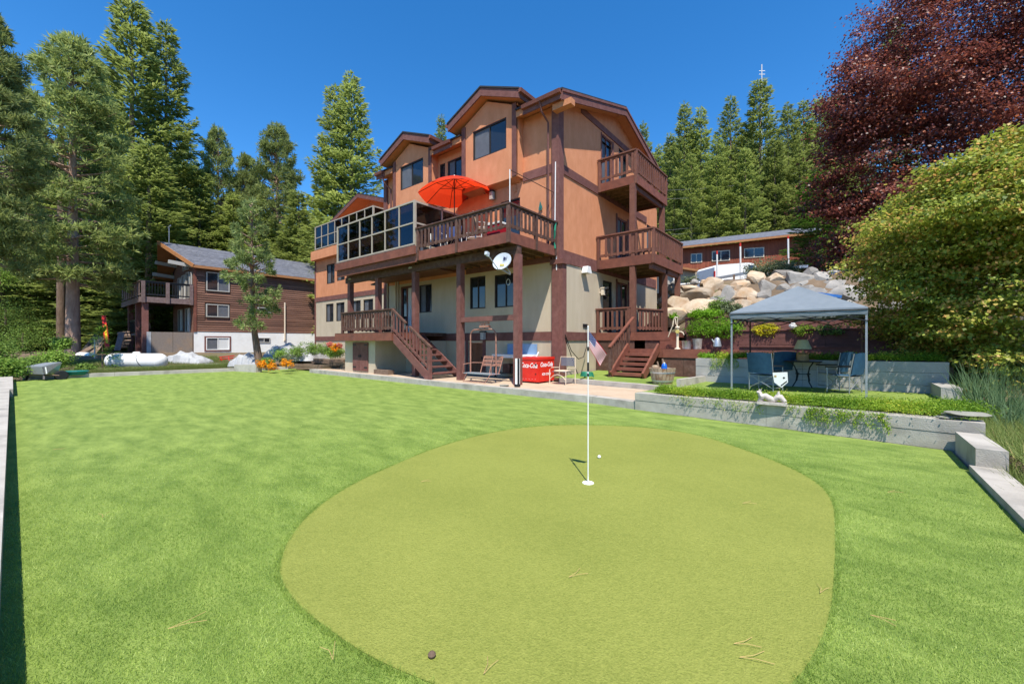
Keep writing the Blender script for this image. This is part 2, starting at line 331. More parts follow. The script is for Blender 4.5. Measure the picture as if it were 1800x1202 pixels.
# ---------------------------------------------------------------- ground
def hgt(x, y):
    # terrain height: level lot, bank and wooded hill rising behind it
    h = -.06
    if x < -16.8: h = max(h, .06 + min(.62, max(0, -22.5 - x)*.10))
    if y > 4.5:
        k = min(1, max(0, (x + 3)/6.)) if x < 3 else 1.
        b = min((y - 4.8)*.85, 2.0) if y < 8 else 2.0
        h2 = 2.1 + max(0, b) + max(0, y - 14)*.13 + max(0, y - 42)*.12
        h = max(h, h2*k) if k > 0 else h
    if y > 14 and x < 3: h = max(h, .1 + (y-14)*.10 + max(0, y-42)*.12*min(1, max(0, (x+40)/43.)))
    if x < -45: h = max(h, .7 + (-45-x)*.05)
    if x > 9.1: h = max(h, .14 + (x-9.1)*.05 + max(0, min(1.3, (y+1.5)*.22)))
    if y < -12.4: h = min(h, -.3 + (-12.4-y)*-.03) if x < 9.1 and x > -17 else h
    return h
gx = np.concatenate([np.arange(-400, -60, 20), np.arange(-60, -18, 3), np.arange(-18, 14, .6), np.arange(14, 60, 3), np.arange(60, 401, 20)])
gy = np.concatenate([np.arange(-200, -20, 20), np.arange(-20, -11, 1.), np.arange(-11, 16, .6), np.arange(16, 100, 3), np.arange(100, 501, 20)])
gb = MB()
for y in gy:
    for x in gx:
        n = .1*math.sin(x*.9)*math.cos(y*.7) if (y > 9 or x < -18) else 0
        gb.v.append((x, y, hgt(x, y) + n*.6))
nx = len(gx)
for j in range(len(gy)-1):
    for i in range(nx-1): gb.f.append((j*nx+i, j*nx+i+1, (j+1)*nx+i+1, (j+1)*nx+i))
M['dirt'] = mat('forest_floor', (.10, .075, .05), (.22, .16, .11), .9, .95, .6, 20, c3=(.08, .10, .03), sc3=.25, amt3=.6, world=True, spec=.1)
obj('ground', gb, M['dirt'], origin=(0, 0, 0), smooth=True, kind='structure')
# lawn and putting green
def turfmat(name, ca, cb, big, bumpy):
    m, t, b = _nodes(name); N = t.nodes.new; L = t.links.new; g = N('ShaderNodeNewGeometry')
    b.inputs['Roughness'].default_value = .75; b.inputs['Specular IOR Level'].default_value = .25
    def noise(scale, detail, st=(1,1,1), rot=0):
        mp = N('ShaderNodeMapping'); mp.inputs['Scale'].default_value = st; mp.inputs['Rotation'].default_value = (0, 0, rot); L(g.outputs['Position'], mp.inputs[0])
        n = N('ShaderNodeTexNoise'); n.inputs['Scale'].default_value = scale; n.inputs['Detail'].default_value = detail; n.inputs['Roughness'].default_value = .7
        L(mp.outputs[0], n.inputs['Vector']); return n.outputs['Fac']
    a = noise(big[0], 4, big[1], big[2]); f = noise(85, 3); f2 = noise(22, 4)
    s = N('ShaderNodeMath'); s.operation = 'MULTIPLY_ADD'; L(a, s.inputs[0]); s.inputs[1].default_value = big[3]; 
    q = N('ShaderNodeMath'); q.operation = 'MULTIPLY_ADD'; L(f, q.inputs[0]); q.inputs[1].default_value = bumpy[0]; L(f2, s.inputs[2]) if False else None
    q2 = N('ShaderNodeMath'); q2.operation = 'MULTIPLY'; L(f2, q2.inputs[0]); q2.inputs[1].default_value = bumpy[1]; L(q2.outputs[0], q.inputs[2]); L(q.outputs[0], s.inputs[2])
    r = N('ShaderNodeValToRGB'); r.color_ramp.elements[0].color = (*ca, 1); r.color_ramp.elements[1].color = (*cb, 1)
    mid = (big[3] + bumpy[0] + bumpy[1])/2; r.color_ramp.elements[0].position = mid - .20; r.color_ramp.elements[1].position = mid + .20
    L(s.outputs[0], r.inputs[0]); L(r.outputs[0], b.inputs['Base Color'])
    bp = N('ShaderNodeBump'); bp.inputs['Strength'].default_value = bumpy[2]; bp.inputs['Distance'].default_value = .015; L(f, bp.inputs['Height']); L(bp.outputs[0], b.inputs['Normal'])
    return m
M['turf'] = turfmat('artificial_turf', (.11, .18, .027), (.285, .37, .08), (1.7, (1, 2.3, 1), .35, .95), (.30, .30, .9))
M['green'] = turfmat('putting_green_turf', (.185, .215, .036), (.285, .305, .062), (.8, (1, 1.3, 1), 0, .42), (.85, .40, .8))
lawn = MB(); lawn.v = [(-16.9, -11.8, 0), (-8, -11.88, 0), (8.72, -11.9, 0), (8.72, -3.9, 0), (4.15, -3.36, 0), (3.0, -3.1, 0), (-12.0, -2.85, 0), (-12.0, 0, 0), (-15.5, 0, 0), (-16.0, -5, 0)]
lawn.f = [tuple(range(10))]; obj('lawn', lawn, M['turf'], origin=(0, 0, 0), kind='structure')
GP = [(6.24,-10.73),(5.9,-10.81),(5.59,-10.84),(5.29,-10.85),(5.01,-10.82),(4.83,-10.77),(4.65,-10.68),(4.49,-10.58),(4.29,-10.42),(4.11,-10.23),(3.9,-9.94),(3.68,-9.5),(3.50,-8.96),(3.34,-8.4),(3.25,-7.79),(3.25,-7.1),(3.42,-6.39),(3.8,-5.8),(4.3,-5.41),(4.85,-5.13),(5.43,-5.04),(6.0,-5.2),(6.51,-5.58),(6.9,-5.93),(7.2,-6.28),(7.42,-6.68),(7.53,-7.15),(7.56,-7.7),(7.57,-8.5),(7.55,-9.2),(7.44,-9.78),(7.2,-10.2),(6.8,-10.55)]
def smooth_loop(p, k=5):
    out = []; n = len(p)
    for i in range(n):
        a, b, c, d = (np.array(p[(i+j) % n]) for j in (-1, 0, 1, 2))
        for t in np.arange(0, 1, 1/k): out.append(tuple(.5*((2*b) + (-a+c)*t + (2*a-5*b+4*c-d)*t*t + (-a+3*b-3*c+d)*t**3)))
    return out
GL = smooth_loop(GP)
gm = MB(); gm.v = [(x, y, .005) for x, y in GL]; gm.f = [tuple(range(len(GL)))]; obj('putting_green', gm, M['green'], origin=(5.5, -8, 0), kind='structure')
GA = np.array(GL)
def in_green(px, py, grow=0):
    c = GA.mean(0); pts = c + (GA - c)*(1 + grow/2.5); ins = np.zeros(len(px), bool); j = len(pts)-1
    for i in range(len(pts)):
        xi, yi = pts[i]; xj, yj = pts[j]
        m = ((yi > py) != (yj > py)) & (px < (xj-xi)*(py-yi)/(yj-yi+1e-12) + xi); ins ^= m; j = i
    return ins
# blades: close lawn plus the raised lip round the putting green
n = 520000; r = 1.6 + 6.4*RNG.random(n)**1.05; a = YAW + math.pi/2 + RNG.uniform(-.93, .93, n)
px = CAM[0] + r*np.cos(a); py = CAM[1] + r*np.sin(a)
ok = ~in_green(px, py, .02) & (RNG.random(n) > (r-4.8)/3.4) & (px < 8.70) & (py > -11.88) & (py < -4.1)
px, py = px[ok], py[ok]
t = RNG.integers(0, len(GA), 22000); off = RNG.random(22000)*.028; c = GA.mean(0); dv = unit(GA - c)
lx = GA[t, 0] + (GA[(t+1) % len(GA), 0] - GA[t, 0])*RNG.random(22000); ly = GA[t, 1] + (GA[(t+1) % len(GA), 1] - GA[t, 1])*RNG.random(22000)
lx = lx + dv[t, 0]*off; ly = ly + dv[t, 1]*off
pts = np.stack([np.concatenate([px, lx]), np.concatenate([py, ly]), np.zeros(len(px)+len(lx))], 1)
gm_ = blades('grass', pts, .015, M['turfblade'], 3, lean=.5, wid=.0016)
X_, Y_ = pts[:,0], pts[:,1]; pat = np.sin(X_*2.1+Y_*3.7+1.3*np.sin(X_*1.7-Y_*.9)) + .8*np.sin(X_*5.3-Y_*6.1+2*np.sin(Y_*2.3)) + .6*np.sin(X_*9.7+Y_*11.3+2*np.sin(X_*3.1))
gm_.attributes['v'].data.foreach_set('value', np.clip(.5 + .13*pat + RNG.normal(0,.2,len(pts)), 0, 1).astype(np.float32))
nobj('grass', gm_, kind='stuff')
# ---------------------------------------------------------------- walls, kerbs, patio
def axbox(mb, ax, c, d0, d1, a0, a1, z0, z1):
    if ax == 'y': mb.box(min(a0,a1), max(a0,a1), c-d1, c-d0, z0, z1)
    else: mb.box(c+d0, c+d1, min(a0,a1), max(a0,a1), z0, z1)
    return mb
pz = .15
patio = MB(); patio.v = [(-12.0,-2.68,pz),(3.1,-2.93,pz),(4.1,-3.1,pz),(4.2,-.9,pz),(3.4,-.9,pz),(1.6,-.75,pz),(.2,-.6,pz),(-.2,0,pz),(-12.0,.1,pz)]
patio.f = [tuple(range(9))]; obj('patio', patio, M['patio'], origin=(0,0,0), kind='structure')
def strip(pts, wdt, z0, z1, seg, name, m, **kw):
    # kerb or wall cast in sections with open joints
    root = empty(name, (pts[0][0], pts[0][1], z0), **kw); k = 0
    for (x0, y0), (x1, y1) in zip(pts[:-1], pts[1:]):
        L = math.hypot(x1-x0, y1-y0); nn = max(1, round(L/seg)); dx, dy = (x1-x0)/L, (y1-y0)/L; nx_, ny_ = -dy*wdt, dx*wdt
        for i in range(nn):
            a, b = L*i/nn + .004, L*(i+1)/nn - .004
            q = [(x0+dx*a, y0+dy*a, z0), (x0+dx*b, y0+dy*b, z0), (x0+dx*b+nx_, y0+dy*b+ny_, z0), (x0+dx*a+nx_, y0+dy*a+ny_, z0)]
            obj('kerb_section', MB().prism(q, (0, 0, z1-z0 + random.uniform(-.003, .003))), m, root)
    return root
strip([(-12.0,-2.95),(3.0,-3.18),(4.14,-3.38)], .26, -.05, .165, 2.6, 'kerb', M['conc'], kind='structure')
strip([(.45,-.62),(1.65,-.72),(3.0,-.86),(4.1,-1.14)], .22, .1, .285, 2.2, 'kerb', M['conc'], kind='structure')
strip([(-16.62,-11.6),(-16.35,-9.1),(-15.75,-4.75),(-15.2,-2.6)], .3, -.05, .15, 2.5, 'kerb', M['conc'], kind='structure')
# turf in front of the steps and the gazebo terrace
tf = MB(); tf.v = [(.1,-.45,.27),(1.65,-.5,.27),(3.0,-.64,.27),(4.2,-.9,.27),(4.35,.4,.30),(4.35,2.0,.31),(2.7,2.0,.31),(2.6,2.75,.33),(.1,2.75,.34)]; tf.f=[tuple(range(9))]
obj('turf_strip', tf, M['turf'], origin=(0,0,0), kind='structure')
tr = MB(); tr.v = [(4.1,-3.3,.355),(9.0,-3.75,.385),(9.3,-1.3,.385),(9.3,.45,.36),(4.4,.45,.345),(4.2,-1.0,.30)]; tr.f=[tuple(range(6))]
obj('terrace_turf', tr, M['turf'], origin=(0,0,0), kind='structure')
fl = MB(); fl.box(4.2,9.0,-3.2,.4,-.05,.28); obj('terrace_fill', fl, M['dirt'], kind='structure')
def wall_line(name, p0, p1, thick, z0, zts, courses, m, **kw):
    # board-formed concrete: casts (lower and upper course) as separate lifts with a fine joint
    root = empty(name, (p0[0], p0[1], z0), **kw); L = math.hypot(p1[0]-p0[0], p1[1]-p0[1]); dx, dy = (p1[0]-p0[0])/L, (p1[1]-p0[1])/L
    nx_, ny_ = -dy*thick, dx*thick
    for ci in range(len(courses)-1):
        f0, f1 = courses[ci], courses[ci+1]; ins = .006*(ci % 2)
        za0, za1 = z0 + (zts[0]-z0)*f0 + .003, z0 + (zts[0]-z0)*f1 - .003; zb0, zb1 = z0 + (zts[1]-z0)*f0 + .003, z0 + (zts[1]-z0)*f1 - .003
        nn = max(1, round(L/2.4))
        for i in range(nn):
            a, b = L*i/nn + .002, L*(i+1)/nn - .002; ta, tb = a/L, b/L
            lo = lambda t: za0 + (zb0-za0)*t; hi = lambda t: za1 + (zb1-za1)*t
            q = [(p0[0]+dx*a - ny_*0 + dx*0, p0[1]+dy*a, 0), (p0[0]+dx*b, p0[1]+dy*b, 0)]
            mb = MB(); X = lambda pt, k, z: (pt[0]+nx_*k, pt[1]+ny_*k, z)
            e = ins/thick
            mb.v = [X(q[0], e, lo(ta)), X(q[1], e, lo(tb)), X(q[1], 1, lo(tb)), X(q[0], 1, lo(ta)), X(q[0], e, hi(ta)), X(q[1], e, hi(tb)), X(q[1], 1, hi(tb)), X(q[0], 1, hi(ta))]
            mb.f = [(0,3,2,1),(4,5,6,7),(0,1,5,4),(1,2,6,5),(2,3,7,6),(3,0,4,7)]
            obj('wall_section', mb, m, root)
    return root
wall_line('retaining_wall', (4.14,-3.42), (9.02,-3.98), .3, -.05, (.365,.41), (0,.12,.62,1), M['conc'], label='long low pale concrete wall in front of the gazebo, plants trailing over its top', category='wall')
wall_line('retaining_wall', (4.35,.4), (9.3,.4), .28, .25, (.99,1.03), (0,.35,.7,1), M['conc2'], label='grey concrete planter wall behind the blue folding chairs', category='wall')
wb = empty('concrete_block', (9.3,-.3,.3), label='low stepped concrete end block beside the planter wall, in the shade of the maple', category='concrete block')
obj('block', MB().box(9.02,9.3,-.85,.4,.25,.6), M['conc2'], wb)
# right hand boundary wall and its raised first block
rw = empty('boundary_wall', (8.75,-4.0,0), label='stepped concrete boundary wall running down the right edge of the lawn', category='wall')
obj('raised_block', MB().box(8.75,8.99,-5.08,-4.0,-.05,.272), M['conc'], rw)
for a, b in ((-8.0,-5.084),(-11.0,-8.006),(-14.0,-11.006)): obj('wall_section', MB().box(8.70,8.95,a,b,-.08,.075), M['conc'], rw)
lw = empty('boundary_wall', (-17,-11.9,0), label='low concrete kerb wall down the left edge of the lawn', category='wall')
x = -17.0
while x < 5.5: obj('wall_section', MB().box(x, min(x+2.5, 6)-.006, -12.25, -11.89 + (.06 if x < -11 else 0), -.1, .20), M['conc'], lw); x += 2.5
sc_ = empty('concrete_block', (4.3,-.6,.3), label='short pale concrete upstand at the foot of the planter wall beside the barrel', category='concrete block')
obj('block', MB().prism([(4.28,-1.08,.25),(4.38,-1.08,.25),(4.62,.38,.25),(4.5,.38,.25)], (0,0,.25)), M['conc'], sc_)
# ---------------------------------------------------------------- big house
HL = 'large orange and beige stucco house with dark brown timber balconies and gabled dormers'
house = empty('house', (0,0,.1), label=HL, category='house')
def wallh(name, ax, c, a0, a1, z0, z1, holes, m, parent, depth=.16):
    As = sorted({a0, a1, *[h[0] for h in holes], *[h[1] for h in holes]}); Zs = sorted({z0, z1, *[h[2] for h in holes], *[h[3] for h in holes]})
    mb = MB(); o = -1 if ax == 'y' else 1
    def pt(a, z, d=0): return (a, c + d, z) if ax == 'y' else (c - d, a, z)
    def q(*p):
        n = len(mb.v); mb.v.extend(p); mb.f.append(tuple(range(n, n+4)))
    for i in range(len(As)-1):
        for j in range(len(Zs)-1):
            ca, cz = (As[i]+As[i+1])/2, (Zs[j]+Zs[j+1])/2
            if any(h[0] < ca < h[1] and h[2] < cz < h[3] for h in holes): continue
            q(pt(As[i],Zs[j]), pt(As[i+1],Zs[j]), pt(As[i+1],Zs[j+1]), pt(As[i],Zs[j+1]))
    for h in holes:
        A, B_, Z0, Z1 = h; d = depth
        q(pt(A,Z0),pt(A,Z1),pt(A,Z1,d),pt(A,Z0,d)); q(pt(B_,Z0),pt(B_,Z0,d),pt(B_,Z1,d),pt(B_,Z1))
        q(pt(A,Z0),pt(A,Z0,d),pt(B_,Z0,d),pt(B_,Z0)); q(pt(A,Z1),pt(B_,Z1),pt(B_,Z1,d),pt(A,Z1,d))
    me = bpy.data.meshes.new(name); org = Vector(pt((a0+a1)/2, z0)); me.from_pydata([tuple(Vector(v)-org) for v in mb.v], [], mb.f); me.materials.append(m)
    o_ = bpy.data.objects.new(name, me); link(o_, parent, org)
    # make the faces look outwards
    for p in me.polygons: pass
    return o_
def window(ax, c, a0, a1, z0, z1, parent, cols=2, fm='frame_d', panes=('screen','pane'), fw=.045, inset=.07, rows=1, name='window', sill=False, label=None):
    mb = MB()
    axbox(mb, ax, c, -inset-.03, -inset+.05, a0, a0+fw, z0, z1); axbox(mb, ax, c, -inset-.03, -inset+.05, a1-fw, a1, z0, z1)
    axbox(mb, ax, c, -inset-.03, -inset+.05, a0+fw, a1-fw, z0, z0+fw); axbox(mb, ax, c, -inset-.03, -inset+.05, a0+fw, a1-fw, z1-fw, z1)
    for i in range(1, cols):
        am = a0 + (a1-a0)*i/cols; axbox(mb, ax, c, -inset-.025, -inset+.04, am-fw*.4, am+fw*.4, z0+fw, z1-fw)
    for i in range(1, rows):
        zm = z0 + (z1-z0)*i/rows; axbox(mb, ax, c, -inset-.02, -inset+.035, a0+fw, a1-fw, zm-fw*.35, zm+fw*.35)
    f = obj(name, mb, M[fm], parent, **({'label': label} if label else {}))
    for i in range(cols):
        b0 = a0+fw + (a1-a0-2*fw)*i/cols; b1 = a0+fw + (a1-a0-2*fw)*(i+1)/cols
        obj('pane', axbox(MB(), ax, c, -inset-.02, -inset-.005 + .012*(i % 2), b0, b1, z0+fw, z1-fw), M[panes[i % len(panes)]], f)
    if sill: obj('sill', axbox(MB(), ax, c, -.05, .05, a0-.05, a1+.05, z0-.05, z0), M['trim'], f)
    return f
def board(name, ax, c, d, a0, a1, z0, z1, m, parent=None):
    return obj(name, axbox(MB(), ax, c, 0, d, a0, a1, z0, z1), m, parent or house)
# main body, street side (y = 0)
lowh = [(-8.97,-8.05,1.81,4.1), (-7.56,-6.67,2.78,4.05), (-4.27,-3.40,2.79,4.08), (-2.92,-1.82,2.77,4.03), (-4.36,-3.53,.15,1.43)]
wallh('wall','y',0,-10.1,0,-.1,4.22,lowh,M['beige'],house)
midh = [(-2.60,-1.66,4.7,6.79), (-9.2,-5.4,4.75,6.85)]
wallh('wall','y',0,-10.1,0,4.22,7.35,midh,M['orange'],house)
uph = [(-5.62,-4.75,8.33,9.2), (-6.12,-5.78,8.4,9.2)]
wallh('wall','y',0,-10.1,0,7.35,9.6,uph,M['orange'],house)
window('y',0,-7.56,-6.67,2.78,4.05,house,2); window('y',0,-4.27,-3.40,2.79,4.08,house,2,panes=('pane','pane')); window('y',0,-2.92,-1.82,2.77,4.03,house,2,panes=('pane','pane'))
window('y',0,-5.62,-4.75,8.33,9.2,house,2); window('y',0,-6.12,-5.78,8.4,9.2,house,1,panes=('pane',))
window('y',0,-9.2,-5.4,4.75,6.85,house,4,panes=('pane','screen','pane','curtain'),name='sliding_door'); window('y',0,-2.60,-1.66,4.7,6.79,house,1,panes=('pane',),name='glass_door')
# porch door, basement door
d1 = window('y',0,-8.97,-8.05,1.83,4.1,house,2,fm='trim',panes=('pane','curtain'),fw=.1,name='porch_door')
bd = obj('basement_door', axbox(MB(),'y',0,-.12,-.06,-4.34,-3.55,.15,1.42), M['redwood'], house)
for k in range(4): obj('door_board', axbox(MB(),'y',0,-.06,-.045,-4.33+.195*k,-4.33+.195*k+.185,.17,1.40), M['ceil'], bd)
obj('latch', axbox(MB(),'y',0,-.045,-.02,-3.66,-3.6,.75,.86), M['black'], bd)
board('door_trim','y',0,.03,-4.5,-4.36,.15,1.5,M['trim']); board('door_trim','y',0,.03,-3.53,-3.38,.15,1.5,M['trim'])
# main body, entrance side (x = 0)
rlow = [(3.35,4.2,1.85,3.97), (4.68,5.79,1.85,4.06)]
wallh('wall','x',0,0,9.5,-.1,4.22,rlow,M['beige'],house); wallh('wall','x',0,0,9.5,4.22,7.35,[(4.68,5.74,4.7,6.88),(8.1,8.72,6.0,7.3)],M['orange'],house)
wallh('wall','x',0,0,9.5,7.35,9.6,[(3.21,4.18,7.75,9.6),(4.85,5.7,8.35,9.6)],M['orange'],house)
gbl = wallh('wall','x',0,1.4,7.7,9.6,10.06,[(3.21,4.18,9.6,9.9),(4.85,5.7,9.6,9.9)],M['orange'],house)
gp = MB(); gp.prism([(0,0,9.6),(0,1.4,9.6),(0,1.4,10.08),(0,0,9.63)], (-.1,0,0)); gp.prism([(0,7.7,9.6),(0,9.5,9.6),(0,9.5,9.64),(0,7.7,10.08)], (-.1,0,0))
gp.prism([(0,1.4,10.06),(0,7.7,10.06),(0,4.55,11.10)], (-.1,0,0)); obj('gable_wall', gp, M['orange'], house)
window('x',0,3.35,4.2,1.85,3.97,house,1,panes=('pane',),name='glass_door'); window('x',0,4.68,5.79,1.85,4.06,house,2,fm='trim',fw=.08,name='glass_door'); window('x',0,4.68,5.74,4.7,6.88,house,2,fm='trim',fw=.08,name='glass_door')
window('x',0,8.1,8.72,6.0,7.3,house,1); window('x',0,3.21,4.18,7.75,9.9,house,2,fm='trim',fw=.06,name='glass_door'); window('x',0,4.85,5.7,8.35,9.9,house,2)
obj('wall', MB().box(-10.05,-.05,9.48,9.5,0,9), M['orange'], house)
for a0,a1,z0,z1 in ((3.16,3.21,7.7,9.9),(4.18,4.3,7.7,9.9),(4.56,4.68,4.7,6.98),(5.74,5.86,4.7,6.98),(4.56,4.68,1.85,4.16),(5.79,5.9,1.85,4.16)): board('door_trim','x',0,.03,a0,a1,z0,z1,M['trim'])
# trim belts and corner posts
for z0, z1 in ((1.50,1.81),(4.22,4.66),(7.31,7.62)):
    e = -10.1 if z0 < 4 else -.2
    if z0 < 4: board('belt_board','y',0,.035,-10.1,-.22,z0,z1,M['trim'])
    elif z0 > 7: board('belt_board','y',0,.035,-1.5,-.22,z0,z1,M['trim']); board('belt_board','y',0,.035,-6.24,-4.36,z0,z1,M['trim'])
    board('belt_board','x',0,.035,.22,(2.7 if z0 < 4 else 9.3 if z0 < 7 else 8.0),z0,z1,M['trim'])
board('belt_board','x',0,.035,1.55,6.3,9.98,10.22,M['trim'])
obj('corner_post', MB().box(-.20,.10,-.10,.20,.15,9.5), M['trim'], house)
obj('corner_pilaster', MB().box(.10,.24,-.09,.16,.15,4.1).prism([(-.24,-.16,4.1),(.30,-.16,4.1),(.30,.2,4.1),(-.24,.2,4.1)],(0,0,.16)), M['trim'], house)
obj('corner_post', MB().box(-10.25,-10.0,-.1,.12,.15,9.5), M['trim'], house)
for xx in (-10.0,-9.3,-9.12): obj('downspout', MB().tube([(xx+.02,-.06,1.85),(xx+.02,-.06,4.4)], .035, 8), M['beige'], house, smooth=True)
# dormers
def dormer(x0, x1, win, xe0, xe1, zp, ze):
    xc = (xe0+xe1)/2; yf = -.35; dm = MB()
    sl = (zp-ze)/((xe1-xe0)/2); zt = lambda x: zp - abs(x-xc)*sl - .42
    W = wallh('dormer_wall','y',yf,x0,x1,7.42,9.75,[win],M['orange'],house)
    dm.prism([(x0,yf,9.75),(x1,yf,9.75),(x1,yf,zt(x1)),(xc,yf,zp-.36),(x0,yf,zt(x0))], (0,.1,0))
    dm.box(x0,x0+.1,yf,.02,7.42,zt(x0)); dm.box(x1-.1,x1,yf,1.6,7.42,zt(x0)); dm.box(x0+.1,x1-.1,yf+.02,.02,7.42,7.5)
    dm.prism([(x0+.1,yf+.01,7.42),(x0+.1,0,7.42),(x0+.1,0,7.32)], (x1-x0-.2,0,0)); dm.box(x0,x0+.1,.02,1.6,8.8,zt(x0))
    obj('dormer_cheek', dm, M['orange'], house)
    window('y',yf,win[0],win[1],win[2],win[3],house,2,sill=False,fw=.05)
    for a in (x0, x1-.24 if x1 > -2 else x1-.2): board('dormer_post','y',yf,.035,a,a+.2,7.6 if a == x0 else 7.45,zt(a)+.02,M['trim'])
    yo = -.70; yb = 4.5
    top = [(xe0,yo,ze),(xc,yo,zp),(xe1,yo,ze)]
    rf = MB()
    for s, (xa, za) in ((0,(xe0,ze)),(1,(xe1,ze))):
        rf.prism([(xa + (-.03 if s == 0 else .03),yo-.03,za),(xc,yo-.03,zp+.01),(xc,yo-.03,zp+.07),(xa + (-.03 if s == 0 else .03),yo-.03,za+.06)], (0,yb-yo,0))
    r = obj('dormer_roof', rf, M['shingle'], house)
    sf = MB()
    for xa in (xe0+.03, xe1-.03):
        sf.prism([(xa,yo+.04,ze-.26),(xc,yo+.04,zp-.26),(xc,yo+.04,zp-.005),(xa,yo+.04,ze-.005)], (0,yb-yo-.3,0))
    obj('soffit', sf, M['soffit'], r)
    for xa in (xe0, xe1):
        b = MB().prism([(xa,yo,ze-.29),(xc,yo,zp-.29),(xc,yo,zp-.002),(xa,yo,ze-.002)], (0,.05,0)); obj('barge_board', b, M['trim'], r)
        obj('fascia_board', MB().box(min(xa,xa), xa+.04 if xa < xc else xa, yo+.05, 1.9, ze-.26, ze) if xa < xc else MB().box(xa-.04, xa, yo+.05, 1.9, ze-.26, ze), M['trim'], r)
        g = MB(); sx = -1 if xa < xc else 1
        g.prism([(xa,yo-.02,ze-.12),(xa+sx*.10,yo-.02,ze-.10),(xa+sx*.12,yo-.02,ze+.02),(xa,yo-.02,ze+.02)], (0,2.6,0)); obj('gutter', g, M['redwood'], r)
    return r
dormer(-4.35,-1.5,(-3.75,-2.03,8.58,9.73),-4.84,-1.17,11.01,10.24)
dormer(-9.05,-6.24,(-8.51,-6.83,8.52,9.62),-9.62,-6.0,10.87,10.15)
# main roof
RS = (11.33-9.71)/5.03; RY = 4.55; RO = .48; rz = lambda y: 9.71 + (y+.48)*RS if y < 4.55 else 11.33 - (y-4.55)*RS
mr = MB()
def rslab(mb, x0, x1, y0, y1, t0, t1):
    mb.prism([(x0,y0,rz(y0)+t0),(x0,y1,rz(y1)+t0),(x0,y1,rz(y1)+t1),(x0,y0,rz(y0)+t1)], (x1-x0,0,0))
XO = .45
for x0,x1 in ((-1.5,XO+.03),(-6.24,-4.35),(-10.35,-9.05)): rslab(mr,x0,x1,-.51,0,.0,.06)
rslab(mr,-10.35,XO+.03,0,4.55,.0,.06); mr.prism([(-10.35,4.55,11.33),(-10.35,9.75,rz(9.75)),(-10.35,9.75,rz(9.75)+.06),(-10.35,4.55,11.39)], (10.38+XO,0,0))
mroof = obj('main_roof', mr, M['shingle'], house)
ms = MB()
for x0,x1 in ((-1.5,XO-.02),(-6.24,-4.35),(-10.3,-9.05)): rslab(ms,x0,x1,-.44,0,-.24,-.003)
rslab(ms,-10.3,XO-.02,.002,4.55,-.24,-.003); rslab(ms,-10.3,XO-.02,4.552,9.7,-.24,-.003); obj('soffit', ms, M['soffit'], mroof)
for y0,y1 in ((-.48,4.55),(4.554,9.74)):
    obj('barge_board', MB().prism([(XO-.02,y0,rz(y0)-.34),(XO-.02,y1,rz(y1)-.34),(XO-.02,y1,rz(y1)-.003),(XO-.02,y0,rz(y0)-.003)], (.05,0,0)), M['trim'], mroof)
    obj('barge_trim', MB().prism([(XO+.03,y0,rz(y0)-.08),(XO+.03,y1,rz(y1)-.08),(XO+.03,y1,rz(y1)-.003),(XO+.03,y0,rz(y0)-.003)], (.03,0,0)), M['trim'], mroof)
for x0,x1 in ((-1.16,XO-.02),(-5.98,-4.86),(-10.3,-9.64)):
    obj('fascia_board', MB().box(x0,x1,-.48,-.445,9.43,9.71), M['trim'], mroof)
    obj('gutter', MB().prism([(x0,-.48,9.58),(x0,-.58,9.60),(x0,-.60,9.72),(x0,-.48,9.72)], (x1-x0,0,0)), M['redwood'], mroof)
obj('roof_beam', MB().box(.0,.72,-.36,-.10,9.22,9.42), M['soffit'], house)
obj('chimney', MB().box(-3.3,-2.7,6.0,6.6,9.5,10.9), M['trim'], house)
obj('downspout', MB().tube([(-.40,-.53,9.6),(-.38,-.45,9.3),(-.3,-.16,9.0),(-.3,-.15,4.75)], .035, 8), M['trim'], house, smooth=True)
obj('downspout', MB().tube([(-9.75,-.53,9.6),(-9.75,-.4,9.2),(-9.6,-.12,8.9),(-9.6,-.12,6.6)], .04, 8), M['trim'], house, smooth=True)
# west wing, set back
wy = 1.68
wl = [(-19.78,-18.75,2.81,4.02),(-18.40,-17.33,2.81,4.02),(-16.5,-15.4,2.85,4.02),(-15.1,-14.03,2.85,4.02)]
wallh('wing_wall','y',wy,-21.3,-10.1,.2,4.25,wl,M['beige'],house); wm = [(-19.68,-18.6,5.37,6.68),(-18.3,-17.3,5.45,6.6)]
wallh('wing_wall','y',wy,-21.3,-10.1,4.25,7.1,wm,M['orange'],house)
for h in wl + wm: window('y',wy,*h,house,2,panes=('screen','pane','screen'),fw=.05)
obj('wing_wall', MB().box(-21.3,-10.1,1.35,3.6,7.1,7.72), M['orange'], house, label='overhanging upper band of the set back wing')
obj('wing_wall', MB().box(-21.3,-21.2,wy,8,.2,7.1), M['orange'], house)
for z0,z1 in ((1.53,1.82),(4.25,4.54)): board('belt_board','y',wy,.035,-21.3,-10.1,z0,z1,M['trim'])
board('corner_post','y',wy,.04,-21.34,-21.2,.2,7.1,M['trim'])
obj('wing_gable_wall', MB().prism([(-21.4,4.0,7.72),(-14.7,4.0,7.72),(-14.7,4.0,10.2),(-18.07,4.0,11.3),(-21.4,4.0,10.2)], (0,.15,0)), M['orange'], house)
wr = MB(); ws = MB()
for xa in (-21.8,-14.4): wr.prism([(xa,3.0,10.33),(-18.07,3.0,11.52),(-18.07,3.0,11.58),(xa,3.0,10.39)], (0,6,0)); ws.prism([(xa,3.06,10.1),(-18.07,3.06,11.29),(-18.07,3.06,11.51),(xa,3.06,10.32)], (0,5.8,0))
wro = obj('wing_roof', wr, M['shingle'], house); obj('soffit', ws, M['soffit'], wro)
